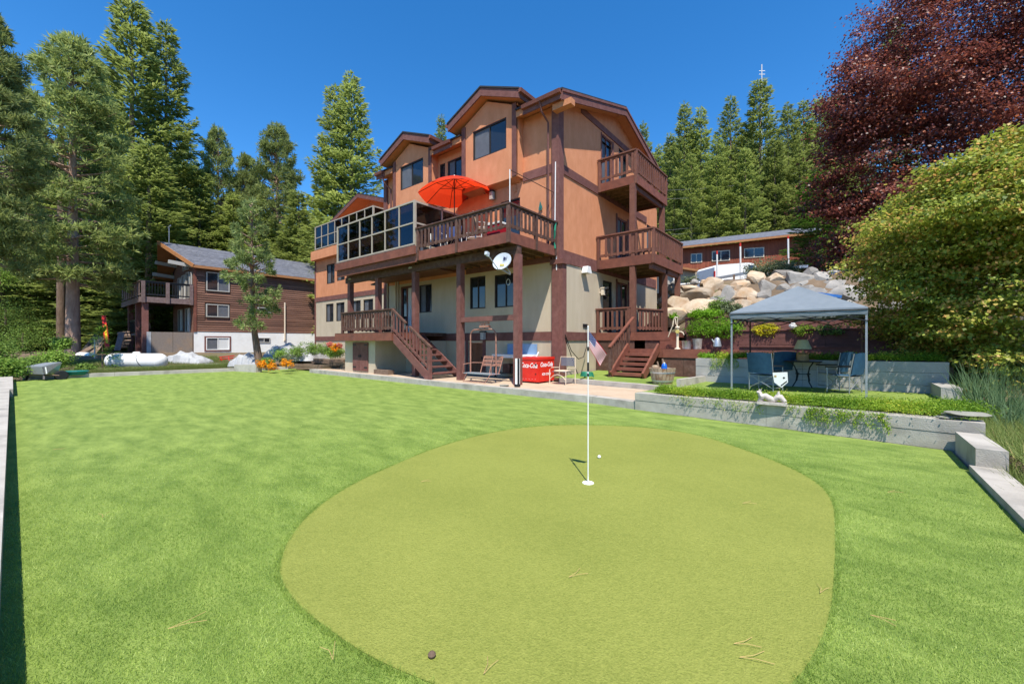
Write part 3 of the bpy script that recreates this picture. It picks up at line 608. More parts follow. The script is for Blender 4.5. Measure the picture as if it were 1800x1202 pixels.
for xa in (-21.8,-14.4): obj('barge_board', MB().prism([(xa,3.0,10.08),(-18.07,3.0,11.27),(-18.07,3.0,11.51),(xa,3.0,10.32)], (0,.05,0)), M['trim'], wro)
# ---- railings
def railing(p0, p1, zf, zt, parent, n, m, posts=(), pk=.085, name='railing', cap=.05, zb=None, skip=None):
    # cap rail with sub rail, bottom rail, balusters and posts between two points; returns the cap
    p0 = Vector((*p0, 0)); p1 = Vector((*p1, 0)); d = (p1-p0); L = d.length; d /= L; zb = zb or zf+.17
    A = lambda s, z: tuple(p0 + d*s + Vector((0,0,z)))
    top = obj(name, MB().beam(A(-.04,zt-cap/2), A(L+.04,zt-cap/2), .14, cap), m, parent)
    obj('sub_rail', MB().beam(A(0,zt-cap-.05), A(L,zt-cap-.05), .04, .09), m, top); obj('bottom_rail', MB().beam(A(0,zb), A(L,zb), .045, .09), m, top)
    off = Vector((d.y, -d.x, 0))*.03; bm = None
    for i in range(n):
        s = L*(i+.5)/n
        if any(abs(s-q) < .1 for q in posts): continue
        a = Vector(A(s, zb-.08)) + off; b = Vector(A(s, zt-cap-.07)) + off
        if bm is None: o = obj('baluster', MB().beam(a, b, pk, .03, up=tuple(d)).box(0,0,0,0,0,0) if False else MB().beam(a, b, .03, pk, up=tuple(d)), m, top, origin=tuple(a)); bm = o.data
        else: inst('baluster', bm, tuple(a), top)
    for q in posts: obj('post', MB().beam(A(q, zf-.33), A(q, zt-cap), .10, .10, up=(0,1,0)), m, top)
    return top
# ---- main deck
dk = obj('deck', MB().box(-10.0,-.02,-2.60,-.04,4.62,4.67), M['rail'], house, label='long upper deck on posts along the front')
for i in range(17):
    y0 = -2.6 + i*.15
    obj('deck_board', MB().box(-4.28,-.02,y0,y0+.14,4.672,4.70), M['rail'], dk)
for i in range(13): obj('joist', MB().box(-4.8+i*.385,-4.755+i*.385,-2.56,-.08,4.40,4.618), M['joist'], dk)
obj('ledger_board', MB().box(-4.4,-.25,-.09,-.04,4.22,4.40), M['trim'], dk)
for i in range(24): obj('ceiling_board', MB().box(-9.95,-5.0,-2.2+i*.09,-2.2+i*.09+.085,4.36,4.39), M['ceil'], dk)
obj('ceiling_edge', MB().box(-9.95,-4.98,-2.22,-2.2,4.3,4.62), M['ceil'], dk)
fz0, fz1 = 4.37, 4.69
for a, b in ((-2.19,0.02),(-4.27,-2.2)): obj('fascia_board', MB().box(a,b,-2.66,-2.61,fz0,fz1), M['redwood'], dk)
obj('fascia_board', MB().box(-.03,.02,-2.61,-.1,fz0,fz1), M['redwood'], dk)
for a, b in ((-7.0,-4.28),(-9.98,-7.01)):
    obj('fascia_board', MB().box(a,b,-2.66,-2.61,4.33,4.62), M['redwood'], dk); obj('fascia_board', MB().box(a,b,-2.76,-2.70,4.60,4.90), M['redwood'], dk)
obj('fascia_board', MB().box(-9.98,-4.28,-2.70,-2.61,4.88,4.93), M['frame_t'], dk)
obj('beam', MB().box(-10.0,.0,-2.25,-2.05,4.10,4.36), M['rail'], dk)
railing((-4.28,-2.64),(0,-2.64),4.7,5.54,house,22,M['rail'],posts=(.06,2.07,4.26))
railing((0,-2.60),(0,-.14),4.7,5.54,house,12,M['rail'],posts=(1.3,2.4))
for x, zb in ((-9.72,1.83),(-7.5,1.83),(-5.02,.15),(-2.56,.15),(-.06,.15)):
    s = .10; obj('deck_post', MB().box(x-s,x+s,-2.25,-2.05,zb,4.10), M['trim'], house)
obj('cross_beam', MB().box(-2.45,-.17,-2.23,-2.07,2.12,2.28), M['trim'], house, label='horizontal timber between two deck posts that carries the ski lift chair')
# glass wind screen on the deck
def screen(x0, x1, y, z0, z1, n, ret, name='glass_screen', rows=2, label=None):
    fr = MB(); w_ = .05
    fr.box(x0,x1,y-w_,y+.02,z1-.06,z1); fr.box(x0,x1,y-w_,y+.02,z0,z0+.06)
    for r in range(1, rows): z = z0 + (z1-z0)*r/rows; fr.box(x0,x1,y-w_+.004,y+.016,z-.025,z+.025)
    for i in range(n+1):
        x = x0 + (x1-x0)*i/n; q = .045 if i in (0, n) else .018
        fr.box(x-q,x+q,y-w_-.006,y+.026,z0,z1+.003)
    fr.box(x1-.03,x1+.03,y,y+ret,z1-.07,z1-.002); fr.box(x1-.025,x1+.025,y,y+ret,z0+.002,z0+.068); fr.box(x1-.03,x1+.03,y+ret*.5-.03,y+ret*.5+.03,z0,z1-.004)
    fr.box(x1-.02,x1+.02,y,y+ret,(z0+z1)/2-.03,(z0+z1)/2+.03)
    f = obj(name, fr, M['frame_t'], house, label=label)
    for i in range(n):
        for r in range(rows):
            a = x0+(x1-x0)*i/n; b = x0+(x1-x0)*(i+1)/n; c0 = z0+(z1-z0)*r/rows; c1 = z0+(z1-z0)*(r+1)/rows
            obj('pane', MB().box(a+.03,b-.03,y-.02,y-.012,c0+.03,c1-.03), M['glass'], f)
    for k in range(2):
        for r in range(rows):
            c0 = z0+(z1-z0)*r/rows; c1 = z0+(z1-z0)*(r+1)/rows
            obj('pane', MB().box(x1-.006,x1+.004,y+.03+ret*.5*k,y+ret*.5*(k+1)-.03,c0+.03,c1-.03), M['glass'], f)
    return f
screen(-9.85,-4.38,-2.66,4.95,6.55,6,2.5,label='tinted glass wind screen of two rows of panes on the lower deck')
screen(-20.6,-13.5,1.38,7.76,9.33,8,2.2,label='tinted glass wind screen on the set back wing')
# right hand balconies
def balcony(x1, y0, y1, z0, z1, zr, n1, n2, m, lab):
    b = obj('balcony', MB().box(.04,x1-.05,y0+.05,y1-.05,z1-.09,z1-.05), M['joist'], house, label=lab)
    k = int((x1-.1)/.14)
    for i in range(k): obj('deck_board', MB().box(.05+i*(x1-.12)/k, .05+(i+.93)*(x1-.12)/k, y0+.05, y1-.05, z1-.048, z1-.02), M['rail'], b)
    for i in range(8): y = y0+.3+(y1-y0-.6)*i/7; obj('joist', MB().box(.05,x1-.06,y-.02,y+.02,z0+.05,z1-.1), M['joist'], b)
    obj('fascia_board', MB().box(.04,x1-.05,y0,y0+.045,z0,z1), M['redwood'], b); obj('fascia_board', MB().box(x1-.05,x1,y0,y1,z0,z1), M['redwood'], b); obj('fascia_board', MB().box(.04,x1-.05,y1-.045,y1,z0,z1), M['redwood'], b)
    railing((.06,y0+.03),(x1-.05,y0+.03),z1,zr,house,n1,m,posts=(.04,x1-.1)); railing((x1-.04,y0+.1),(x1-.04,y1-.03),z1,zr,house,n2,m,posts=(y1-y0-.15,))
    railing((.06,y1-.04),(x1-.1,y1-.04),z1,zr,house,n1,m)
    return b
M['balc'] = mat('red_brown_rail_wood', (.13,.052,.036), (.19,.078,.052), 7, .7, .2, 40, c3=(.22,.11,.08), sc3=3, amt3=.3, vary=.15)
balcony(2.31,2.76,6.08,4.30,4.65,5.60,9,17,M['balc'],'middle balcony over the entrance steps'); balcony(1.62,2.86,6.2,7.38,7.70,8.66,7,16,M['balc'],'topmost balcony under the gable')
obj('balcony_post', MB().box(1.37,1.57,2.78,2.96,1.8,7.38), M['balc'], house); obj('balcony_post', MB().box(1.37,1.57,5.9,6.08,1.8,7.38), M['balc'], house)
obj('balcony_post', MB().box(2.05,2.22,4.3,4.47,1.8,4.3), M['balc'], house); obj('balcony_post', MB().box(2.08,2.27,5.75,5.93,1.2,4.3), M['balc'], house)
obj('balcony_beam', MB().box(1.42,1.52,2.96,5.9,7.2,7.378), M['balc'], house); obj('balcony_beam', MB().box(2.08,2.22,2.85,6.0,4.12,4.298), M['balc'], house)
# left porch landing, store cupboard and stairs
pch = obj('porch', MB().box(-9.9,-5.66,-2.74,-.04,1.70,1.80), M['rail'], house, label='raised porch landing at the left end under the deck')
obj('fascia_board', MB().box(-9.92,-7.6,-2.79,-2.745,1.50,1.80), M['redwood'], pch); obj('fascia_board', MB().box(-7.59,-5.64,-2.79,-2.745,1.50,1.80), M['redwood'], pch); obj('fascia_board', MB().box(-5.66,-5.62,-2.74,-1.2,1.50,1.80), M['redwood'], pch)
for i in range(17): obj('deck_board', MB().box(-9.9,-5.62,-2.79+i*.16,-2.79+i*.16+.15,1.802,1.83), M['rail'], pch)
obj('plinth', MB().box(-9.75,-7.35,-2.40,-.02,.1,1.498).box(-7.35,-5.7,-.9,-.02,.1,1.498), M['beige'], pch)
cd = obj('cupboard_door', MB().box(-9.02,-8.44,-2.45,-2.41,.22,1.42), M['trim'], house); obj('handle', MB().box(-8.52,-8.47,-2.48,-2.45,.8,.9), M['black'], cd)
cd = obj('cupboard_door', MB().box(-8.42,-7.84,-2.45,-2.41,.22,1.42), M['trim'], house); obj('handle', MB().box(-8.39,-8.34,-2.48,-2.45,.8,.9), M['black'], cd)
for z in (.35,1.3): obj('hinge', MB().box(-9.0,-8.75,-2.46,-2.45,z,z+.05), M['black'], house); obj('hinge', MB().box(-8.1,-7.86,-2.46,-2.45,z,z+.05), M['black'], house)
railing((-9.6,-2.62),(-5.75,-2.62),1.83,2.74,house,20,M['rail'],posts=(.05,3.8)); railing((-9.6,-2.6),(-9.6,-.1),1.83,2.74,house,12,M['rail'])
st = empty('porch_stairs', (-4.6,-2.0,.15)) if False else None
N_ = 8
sg = obj('stairs', MB().prism([(-5.66,-2.72,1.80),(-5.66,-2.72,1.45),(-3.75,-2.72,.15),(-3.45,-2.72,.15),(-3.45,-2.72,.30)], (0,.05,0)), M['trim'], house, label='wooden stairs from the porch landing down to the patio')
obj('stringer', MB().prism([(-5.66,-1.35,1.80),(-5.66,-1.35,1.45),(-3.75,-1.35,.15),(-3.45,-1.35,.15),(-3.45,-1.35,.30)], (0,.05,0)), M['trim'], sg)
for i in range(N_-1):
    z = .15 + (i+1)*(1.66/N_); x = -3.5 - (i+.5)*(2.15/(N_-1)) ; obj('tread', MB().box(x-.17,x+.15,-2.67,-1.35,z-.05,z), M['trim'], sg)
hr = obj('railing', MB().beam((-5.72,-2.70,2.70),(-4.85,-2.70,2.13),.09,.06).beam((-4.65,-2.70,2.0),(-3.42,-2.70,1.24),.09,.07), M['rail'], house)
obj('bottom_rail', MB().beam((-5.72,-2.70,1.98),(-3.5,-2.70,.50),.04,.08), M['trim'], hr)
for i in range(11):
    x = -5.6 + i*.2; zt = 2.63-(x+5.72)*.64; obj('baluster', MB().box(x-.035,x+.035,-2.73,-2.70,zt-.72,zt), M['trim'], hr)
obj('post', MB().box(-3.56,-3.44,-2.76,-2.66,.15,1.25), M['trim'], hr)
obj('planter_box', MB().box(-7.3,-6.3,-2.5,-2.2,.15,.33), M['timber'], house)
# entrance deck, platform and broad steps on the right
ed = obj('entrance_deck', MB().box(.05,2.9,2.72,6.2,1.62,1.78), M['redwood'], house, label='entrance deck under the balconies')
obj('fascia_board', MB().box(.04,2.9,2.66,2.715,1.51,1.81), M['redwood'], ed)
for i in range(16): obj('deck_board', MB().box(.05,2.9,2.72+i*.215,2.72+i*.215+.205,1.782,1.81), M['rail'], ed)
k = 0
for i in range(3): obj('skirt_panel', MB().box(.04+i*.52,.04+i*.52+.512,2.70,2.72,.3,1.51), M['rail'], ed)
obj('skirt_panel', MB().box(2.0,2.9,2.70,2.72,.3,1.51), M['rail'], ed)
obj('railing_post', MB().box(1.32,1.42,2.68,2.78,1.2,2.74), M['balc'], ed)
railing((.06,2.74),(1.38,2.74),1.81,2.76,house,7,M['balc'],posts=(.04,)); railing((1.6,3.0),(2.12,4.5),1.81,2.72,house,9,M['balc'])
railing((2.15,6.0),(3.0,6.9),1.7,2.65,house,8,M['balc'])
pf = obj('platform', MB().box(1.5,5.1,2.06,2.69,.95,1.19), M['redwood'], house, label='lower timber platform at the top of the broad steps')
obj('deck_board', MB().box(2.95,5.1,2.7,3.9,1.16,1.20), M['redwood'], pf)
for a, b in ((1.5,2.85),(2.86,4.2),(4.21,5.1)): obj('fascia_board', MB().box(a,b,2.0,2.055,.93,1.215), M['redwood'], pf)
for a, b in ((2.86,3.52),(3.53,4.34)): obj('skirt_panel', MB().box(a,b,2.03,2.06,.3,.93), M['rail'], pf)
for i in range(3): obj('step', MB().box(2.55,3.35-.18*i,2.6+.05*i,3.3,1.215+.14*i,1.215+.14*(i+1)), M['redwood'], pf)
bs = obj('stairs', MB().beam((1.66,.62,.36),(1.66,2.02,1.30),.07,.26), M['redwood'], house, label='broad red-brown steps up to the entrance platform'); obj('stringer', MB().beam((2.74,.62,.36),(2.74,2.02,1.30),.07,.26), M['redwood'], bs)
for i in range(5): z = .44+.155*i; y = .70+.24*i; obj('tread', MB().box(1.70,2.70,y,y+.27,z-.085,z), M['redwood'], bs)
obj('riser', MB().box(1.72,2.70,1.96,1.995,1.0,1.2), M['redwood'], bs)
h2 = obj('handrail', MB().beam((1.62,.58,1.27),(1.62,2.55,2.35),.10,.05), M['redwood'], house)
for i in range(8): y = .78+.2*i; z = 1.25+(y-.58)*.548; obj('baluster', MB().box(1.60,1.63,y-.035,y+.035,z-.78,z-.03), M['rail'], h2)
obj('post', MB().box(1.57,1.67,.60,.70,.27,1.27), M['rail'], h2)
# small fixtures on the walls
def lantern(ax, c, a, z, s=1., m='black'):
    f = obj('wall_lantern', axbox(axbox(MB(), ax, c, .0, .05, a-.05*s, a+.05*s, z-.05, z+.18*s), ax, c, .05, .24*s, a-.10*s, a+.10*s, z+.15*s, z+.2*s), M[m], house)
    obj('lamp_glass', axbox(MB(), ax, c, .07, .21*s, a-.08*s, a+.08*s, z-.14*s, z+.149*s), M['cream'] if m == 'cream' else M['frame_g'], f)
lantern('y',0,-2.93,7.08); lantern('y',0,-3.4,1.68,1,'black'); lantern('x',0,3.1,3.45,.9,'cream')
fd = obj('floodlight', MB().prism([(.03,1.55,4.02),(.03,1.95,4.02),(.03,1.85,4.27),(.03,1.65,4.27)], (.22,0,0)), M['white'], house, label='white wedge shaped floodlight on the beige side wall')
obj('wall_vent', MB().box(0,.03,1.7,2.02,2.0,2.13), M['black'], house)
obj('cable', MB().tube([(.25,.05,1.7),(.28,.4,1.15),(.3,.85,.85),(.25,1.3,.9),(.2,1.65,1.3),(.1,1.75,1.95)], .014, 6), M['black'], house, smooth=True)
obj('cable', MB().tube([(.25,.05,1.6),(.3,.35,1.0),(.32,.6,.55),(.35,.75,.3)], .014, 6), M['black'], house, smooth=True)
obj('thermometer', axbox(MB(),'y',0,0,.03,-1.93,-1.81,7.02,7.3), M['soffit'], house)
for x in (-9.6,-5.2): obj('deck_light', MB().lathe([(.02,0),(.1,-.03),(.12,-.1)], (x,-2.2,4.34)), M['frame_g'], house)
lp = obj('hanging_lamp', MB().tube([(-8.7,-1.5,4.36),(-8.7,-1.5,4.15)], .02, 6).lathe([(.03,0),(.08,-.05),(.24,-.12),(.24,-.15)], (-8.7,-1.5,4.15)), M['black'], house)
# ---------------------------------------------------------------- things on and round the green
fs = empty('golf_flag', (5.58,-8.11,.0), label='white golf flagstick in the putting green with a small American flag', category='golf flag')
obj('pole', MB().tube([(5.58,-8.11,.0),(5.58,-8.11,1.1)], .0062, 8).tube([(5.58,-8.11,1.24),(5.58,-8.11,1.36)], .0062, 8), M['white'], fs, smooth=True)
obj('black_band', MB().tube([(5.58,-8.11,1.1),(5.58,-8.11,1.125)], .011, 8).tube([(5.58,-8.11,1.15),(5.58,-8.11,1.24)], .0105, 8).tube([(5.58,-8.11,1.36),(5.58,-8.11,1.40)], .0105, 8), M['black'], fs)
obj('pole_top', MB().tube([(5.58,-8.11,1.125),(5.58,-8.11,1.15)], .0062, 8).tube([(5.58,-8.11,1.40),(5.58,-8.11,1.60)], .006, 8).lathe([(.004,1.60),(.010,1.605),(.004,1.615)], (5.58,-8.11,0), 8), M['white'], fs)
obj('hole_cup', MB().lathe([(.004,.012),(.056,.010),(.060,.004),(.060,0)], (5.58,-8.11,0), 24), M['white'], fs)
def flag():
    nx_, ny_ = 45, 26; me = bpy.data.meshes.new('flag'); V = []; Fc = []; cols = []
    o0 = Vector((5.588,-8.10,1.56)); out = Vector((math.cos(YAW), math.sin(YAW), 0)); dep = Vector((-math.sin(YAW), math.cos(YAW), 0))
    for j in range(ny_+1):
        for i in range(nx_+1):
            a = i/nx_; b = j/ny_   # a along the fly, b down the hoist
            p = o0 + out*(a*.185*(1-.10*b)) + Vector((0,0,-a*.235 - b*.165*(1-.25*a) + a*a*.0)) + dep*(.018*math.sin(a*7+b*2)*a)
            p += out*(-.055*b*a)
            V.append(tuple(p - o0))
    for j in range(ny_):
        for i in range(nx_):
            Fc.append((j*(nx_+1)+i, j*(nx_+1)+i+1, (j+1)*(nx_+1)+i+1, (j+1)*(nx_+1)+i))
            if i < 18 and j < 14:
                star = (i % 3 == 1 and j % 3 == 1); cols.append(2 if not star else 1)
            else: cols.append(0 if (j//2) % 2 == 0 else 1)
    me.from_pydata(V, [], Fc)
    for nm, c in (('flag_red',(.42,.01,.02)),('flag_white',(.62,.62,.62)),('flag_blue',(.015,.03,.14))): me.materials.append(clothmat(nm, c, .12))
    me.polygons.foreach_set('material_index', cols); me.polygons.foreach_set('use_smooth', [True]*len(cols)); inst('flag', me, tuple(o0), fs)
flag()
ball = obj('golf_ball', MB().lathe([(.021*math.sin(math.pi*k/10)+.0002, .0265-.021*math.cos(math.pi*k/10)) for k in range(11)], (5.26,-7.24,0), 16), M['white'], smooth=True, label='white golf ball lying on the putting green near the hole', category='golf ball')
M['needle'] = mat('dry_pine_needle', (.50,.33,.14), rough=.8)
for i, (u, v, L, an) in enumerate([(1000,1018,.13,.3),(1305,887,.12,-.1),(1442,1046,.10,.5),(1290,1136,.12,-.2),(1300,1160,.14,-.3),(295,1115,.16,.4),(585,1170,.12,1.9),(850,1190,.10,.9),(1560,870,.14,-.1),(740,849,.1,.2),(92,794,.12,.1),(1530,1090,.1,-1),(180,915,.12,2)]):
    d = 717*1.45/(v-601); p = P(u, v, d); a = YAW+an; q = empty('pine_needles', (p.x,p.y,.0), label=['dry pine needles in a fork at the middle of the putting green','pair of dry pine needles towards the right of the putting green','dry pine needle at the right rim of the putting green','dry pine needles near the bottom right of the green','dry pine needles curled at the lower right of the green','forked dry pine needles on the lawn at bottom left','dry pine needles on the lawn just left of the green at the bottom edge','dry pine needles on the green at the bottom edge of the photo','single dry needle on the lawn right of the green','small dry needle on the green close to its upper left rim','pale scrap on the far left of the lawn','dry needle on the lawn below right of the green','dry needle on the lawn beside the left wall'][i], category='pine needles')
    z = .012 if 0 else .016 if in_green(np.array([p.x]), np.array([p.y]))[0] else .03
    for s in (0, .35): obj('needle', MB().tube([(p.x,p.y,z),(p.x+math.cos(a+s)*L*.5,p.y+math.sin(a+s)*L*.5,z+.006),(p.x+math.cos(a+s*1.6)*L,p.y+math.sin(a+s*1.6)*L,z)], .0011, 4), M['needle'], q)
p = P(759,1157,717*1.45/556); obj('pine_cone', MB().lathe([(.004,0),(.016,.006),(.019,.014),(.012,.024),(.003,.028)], (p.x,p.y,.006), 10), M['bark'], label='tiny brown cone on the putting green near the bottom edge', category='cone')
# ski lift chair hanging from the cross beam
M['rust'] = mat('faded_brown_chair_paint', (.30,.13,.09), (.42,.22,.16), 8, .7)
cl = empty('ski_lift_chair', (-1.45,-2.4,.4), label='old ski lift chair with slatted back, hung from the timber between two deck posts', category='lift chair')
xL, xR, yc = -2.08, -.94, -2.15
def arc(x0, x1, y, z0, z1, r):
    pts = [(x0,y,z0),(x0,y,z1-r)]
    for k in range(1, 6): t = math.pi/2*k/6; pts.append((x0+r-r*math.cos(t), y, z1-r+r*math.sin(t)))
    for k in range(0, 6): t = math.pi/2*k/6; pts.append((x1-r+r*math.sin(t), y, z1-r+r*math.cos(t)))
    return pts + [(x1,y,z0)]
obj('frame', MB().tube(arc(xL, xR, yc, .45, 1.86, .22), .024, 8), M['rust'], cl, smooth=True)
obj('hanger', MB().box(-1.62,-1.24,yc-.07,yc+.07,1.92,1.99).box(-1.6,-1.26,yc-.05,yc+.05,2.04,2.095).tube([(-1.44,yc,1.86),(-1.44,yc,2.09)], .02).tube([(-1.55,yc,1.98),(-1.55,yc,2.09)], .018), M['rust'], cl)
for k in range(3): obj('seat_slat', MB().box(xL-.05,xR+.06,yc-.28+k*.14,yc-.16+k*.14,.42,.445), M['steel'], cl)
for x0, x1 in ((-1.72,-1.34),(-1.3,-.92)):
    for k in range(3): obj('back_slat', MB().box(x0,x1,yc+.22+.03*k,yc+.245+.03*k,.66+k*.12,.75+k*.12), M['rust'], cl)
obj('arm', MB().tube([(xL-.06,yc-.3,.42),(xL-.02,yc-.3,.72),(xL,yc+.1,.76),(-1.7,yc+.25,.76)], .014, 6).tube([(xR+.06,yc-.3,.42),(xR+.04,yc-.28,.7),(xR,yc+.15,.74)], .014, 6).tube([(-1.32,yc+.1,.44),(-1.32,yc+.28,1.0)], .014).tube([(-1.72,yc+.1,.44),(-1.72,yc+.3,.98)], .014).tube([(-.92,yc+.1,.44),(-.90,yc+.3,.98)], .014), M['rust'], cl)
obj('foot_rest', MB().tube([(xL+.1,yc-.28,.43),(xL+.05,yc-.40,.18),(xR-.1,yc-.40,.18),(xR,yc-.28,.43)], .013, 6), M['rust'], cl)
# red drinks chest with white script
cm = empty('drinks_cooler', (-.12,-1.08,.15), label='bright red metal drinks cooler with white script standing by the deck post', category='cooler')
cx0, cx1, cy0, cy1, cz0, cz1 = -.46, .24, -1.5, -.62, .20, .97
obj('body', MB().box(cx0,cx1,cy0,cy1,cz0,cz1-.09), M['cokered'], cm); obj('lid', MB().box(cx0-.015,cx1+.015,cy0-.015,cy1+.015,cz1-.085,cz1), M['cokered'], cm)
for x in (cx0+.06, cx1-.06):
    for y in (cy0+.06, cy1-.06): obj('leg', MB().box(x-.025,x+.025,y-.025,y+.025,.15,.199), M['black'], cm)
for k in range(5): obj('rivet', MB().lathe([(.008,0),(.008,.006)], (cx0+.1+k*.12,cy0-.004,.28), 8, 'y'), M['letter'], cm)
obj('lock', MB().lathe([(.03,0),(.03,.012)], (cx1-.1,cy0-.014,.74), 10, 'y').lathe([(.02,0),(.02,.012)], (cx1-.1,cy0-.014,.45), 10, 'y'), M['black'], cm)
def text(body, loc, rotz, size, m, parent, shear=.3, sx=1., name='lettering', thick=.0):
    cu = bpy.data.curves.new('t', 'FONT'); cu.body = body; cu.size = size; cu.shear = shear; cu.extrude = .0015; cu.offset = thick; cu.align_x = 'CENTER'; cu.resolution_u = 3
    to = bpy.data.objects.new('t', cu); COL.objects.link(to); dg = bpy.context.evaluated_depsgraph_get(); dg.update(); me = bpy.data.meshes.new_from_object(to.evaluated_get(dg))
    bpy.data.objects.remove(to); me.materials.clear(); me.materials.append(m)
    return inst(name, me, loc, parent, rot=(math.pi/2, 0, rotz), scale=(sx, 1, 1))
text('Coca-Cola', (-.14,cy0-.003,.64), 0, .215, M['letter'], cm, .35, .72, thick=.004); text('Coca-Cola', (cx1+.003,-1.06,.67), math.pi/2, .20, M['letter'], cm, .35, .80, thick=.004)
text('ICE COLD', (cx1+.003,-1.06,.40), math.pi/2, .10, M['letter'], cm, .1, 1.1, thick=.003)
obj('plate', MB().lathe([(.11,0),(.12,.02),(.1,.03)], (-.3,-1.2,.972), 16).tube([(-.2,-1.0,.97),(-.18,-.9,1.12)], .02), M['white'], label='white dishes and odds and ends on top of the red cooler', category='dishes')
# striped roll leaning by the post
rl = empty('rolled_shade', (.28,-2.6,.15), label='upright black and white striped roll on a black foot beside the right deck post', category='rolled shade')
for k in range(10):
    t = 2*math.pi*k/10; obj('stripe', MB().tube([(.28+.055*math.cos(t),-2.6+.055*math.sin(t),.22),(.28+.055*math.cos(t),-2.6+.055*math.sin(t),.97)], .02, 6), M['black'] if k % 3 == 0 else M['letter'], rl)
obj('foot', MB().lathe([(.09,0),(.09,.06),(.07,.07)], (.28,-2.6,.165), 14), M['black'], rl)
obj('stone', MB().lathe([(.13,0),(.15,.02),(.12,.035)], (-.12,-2.72,.166), 12), M['slab'], label='flat pale stone on the kerb at the foot of the right deck post', category='stone')
# metal lawn chair
lc = empty('lawn_chair', (.84,-1.2,.15), label='cream metal lawn chair with a grey slatted back beside the red cooler', category='chair')
M['creampaint'] = mat('cream_enamel', (.68,.56,.42), rough=.5)
x0,x1,y0,y1 = .56,1.14,-1.35,-.8
obj('frame', MB().tube([(x0,y0,.15),(x0,y0,.60),(x0,y0+.1,.66),(x0,y1,.64),(x0+.03,y1+.05,.98),(x1-.03,y1+.05,.98),(x1,y1,.64),(x1,y0+.1,.66),(x1,y0,.60),(x1,y0,.15)], .014, 6).tube([(x0,y1,.15),(x0,y1,.64)], .014).tube([(x1,y1,.15),(x1,y1,.64)], .014), M['creampaint'], lc, smooth=True)
obj('apron', MB().tube([(x0,y0,.30),(x0+.14,y0,.42),(.85,y0,.46),(x1-.14,y0,.42),(x1,y0,.30)], .012, 6).lathe([(.26,0),(.27,.02),(.24,.03)], (.85,-1.08,.545), 18), M['creampaint'], lc, smooth=True)
for k in range(4): obj('back_slat', MB().box(x0+.05,x1-.05,y1+.03,y1+.045,.70+k*.065,.755+k*.065), mat('slate_grey_slat', (.14,.15,.19), rough=.6) if k == 0 else bpy.data.materials['slate_grey_slat'], lc)
for k in range(5): obj('seat_slat', MB().box(x0+.04,x1-.04,y0+.06+k*.1,y0+.14+k*.1,.53,.545), bpy.data.materials['slate_grey_slat'], lc)
# coiled hose
M['hose'] = mat('green_hose', (.02,.22,.13), rough=.45)
pts = [(1.25+.22*(1-.02*k/6)*math.cos(k*.42), -.25+.20*math.sin(k*.42), .30+.012*k/6+.05) for k in range(75)]
hz = empty('hose', (1.25,-.25,.27), label='green garden hose coiled on the step beside the lawn chair', category='hose')
obj('coil', MB().tube(pts, .014, 6), M['hose'], hz, smooth=True); obj('leg', MB().tube([(1.3,-.4,.34),(1.22,-.62,.285)], .014), M['black'], hz); obj('leg', MB().tube([(1.1,-.1,.34),(1.05,-.1,.28)], .014), M['black'], hz)
# outdoor sink
sk = empty('outdoor_sink', (-1.65,-.35,.15), label='outdoor sink with a blue splash back and white counter under the deck', category='sink')
M['blueback'] = mat('pale_blue_enamel', (.16,.27,.45), (.22,.34,.52), 2, .3, spec=.5)
obj('counter', MB().box(-2.5,-.85,-.62,-.08,.88,1.0), M['white'], sk); obj('splash_back', MB().box(-2.2,-.85,-.08,-.04,1.0,1.38), M['blueback'], sk)
for x in (-2.42,-.95): obj('leg', MB().box(x-.03,x+.03,-.55,-.49,.15,.88), M['black'], sk)
obj('shelf', MB().box(-2.3,-.95,-.5,-.12,.3,.33), M['black'], sk); obj('faucet', MB().tube([(-1.6,-.12,1.18),(-1.6,-.25,1.22),(-1.6,-.3,1.12)], .015, 6), M['steel'], sk)
for i, (x, z, h_) in enumerate(((-1.95,.33,.32),(-1.55,.33,.25),(-1.2,.33,.3))): obj('crate', MB().box(x-.16,x+.16,-.46,-.16,z,z+h_), [M['rail'],M['black'],M['timber']][i], label=['brown box on the shelf under the sink','black box on the shelf under the sink','timber box on the shelf under the sink'][i], category='box')
# satellite dish on the right deck post
sd = empty('satellite_dish', (-.04,-2.5,3.45), label='oval grey satellite dish with a dark logo mounted on the right deck post', category='satellite dish')
M['dish'] = mat('grey_dish_enamel', (.48,.52,.56), (.55,.58,.62), 5, .5)
def disc_obj():
    nrm = Vector((.15,-.93,.33)).normalized(); c = Vector((-.10,-2.86,3.80)); a = nrm.cross(Vector((0,0,1))).normalized(); b = a.cross(nrm)*-1
    b = nrm.cross(a); 
    if b.z < 0: b = -b
    if a.x < 0: a = -a
    mb = MB(); n = 32; R1, R2 = .30, .27
    for r in (1., .66, .33):
        for k in range(n):
            t = 2*math.pi*k/n; mb.v.append(tuple(c + a*R1*r*math.cos(t) + b*R2*r*math.sin(t) - nrm*(.05*(1-r*r))))
    mb.v.append(tuple(c - nrm*.05))
    for q in range(2):
        for k in range(n): k2 = (k+1)%n; mb.f.append((q*n+k, q*n+k2, (q+1)*n+k2, (q+1)*n+k))
    for k in range(n): mb.f.append((2*n+k, 2*n+(k+1)%n, 3*n))
    m0 = len(mb.v)
    for k in range(n): t = 2*math.pi*k/n; mb.v.append(tuple(c + a*(R1+.008)*math.cos(t) + b*(R2+.008)*math.sin(t) - nrm*.02))
    mb.v.append(tuple(c - nrm*.075))
    for k in range(n): k2 = (k+1)%n; mb.f.append((k, m0+k, m0+k2, k2)); mb.f.append((m0+k2, m0+k, m0+n))
    return mb, c, a, b, nrm
mb, dc, da, db, dn = disc_obj(); obj('reflector', mb, M['dish'], sd, smooth=True)
lg = MB()
Q = lambda s, t: dc + da*s + db*t + dn*.004 - dn*.02
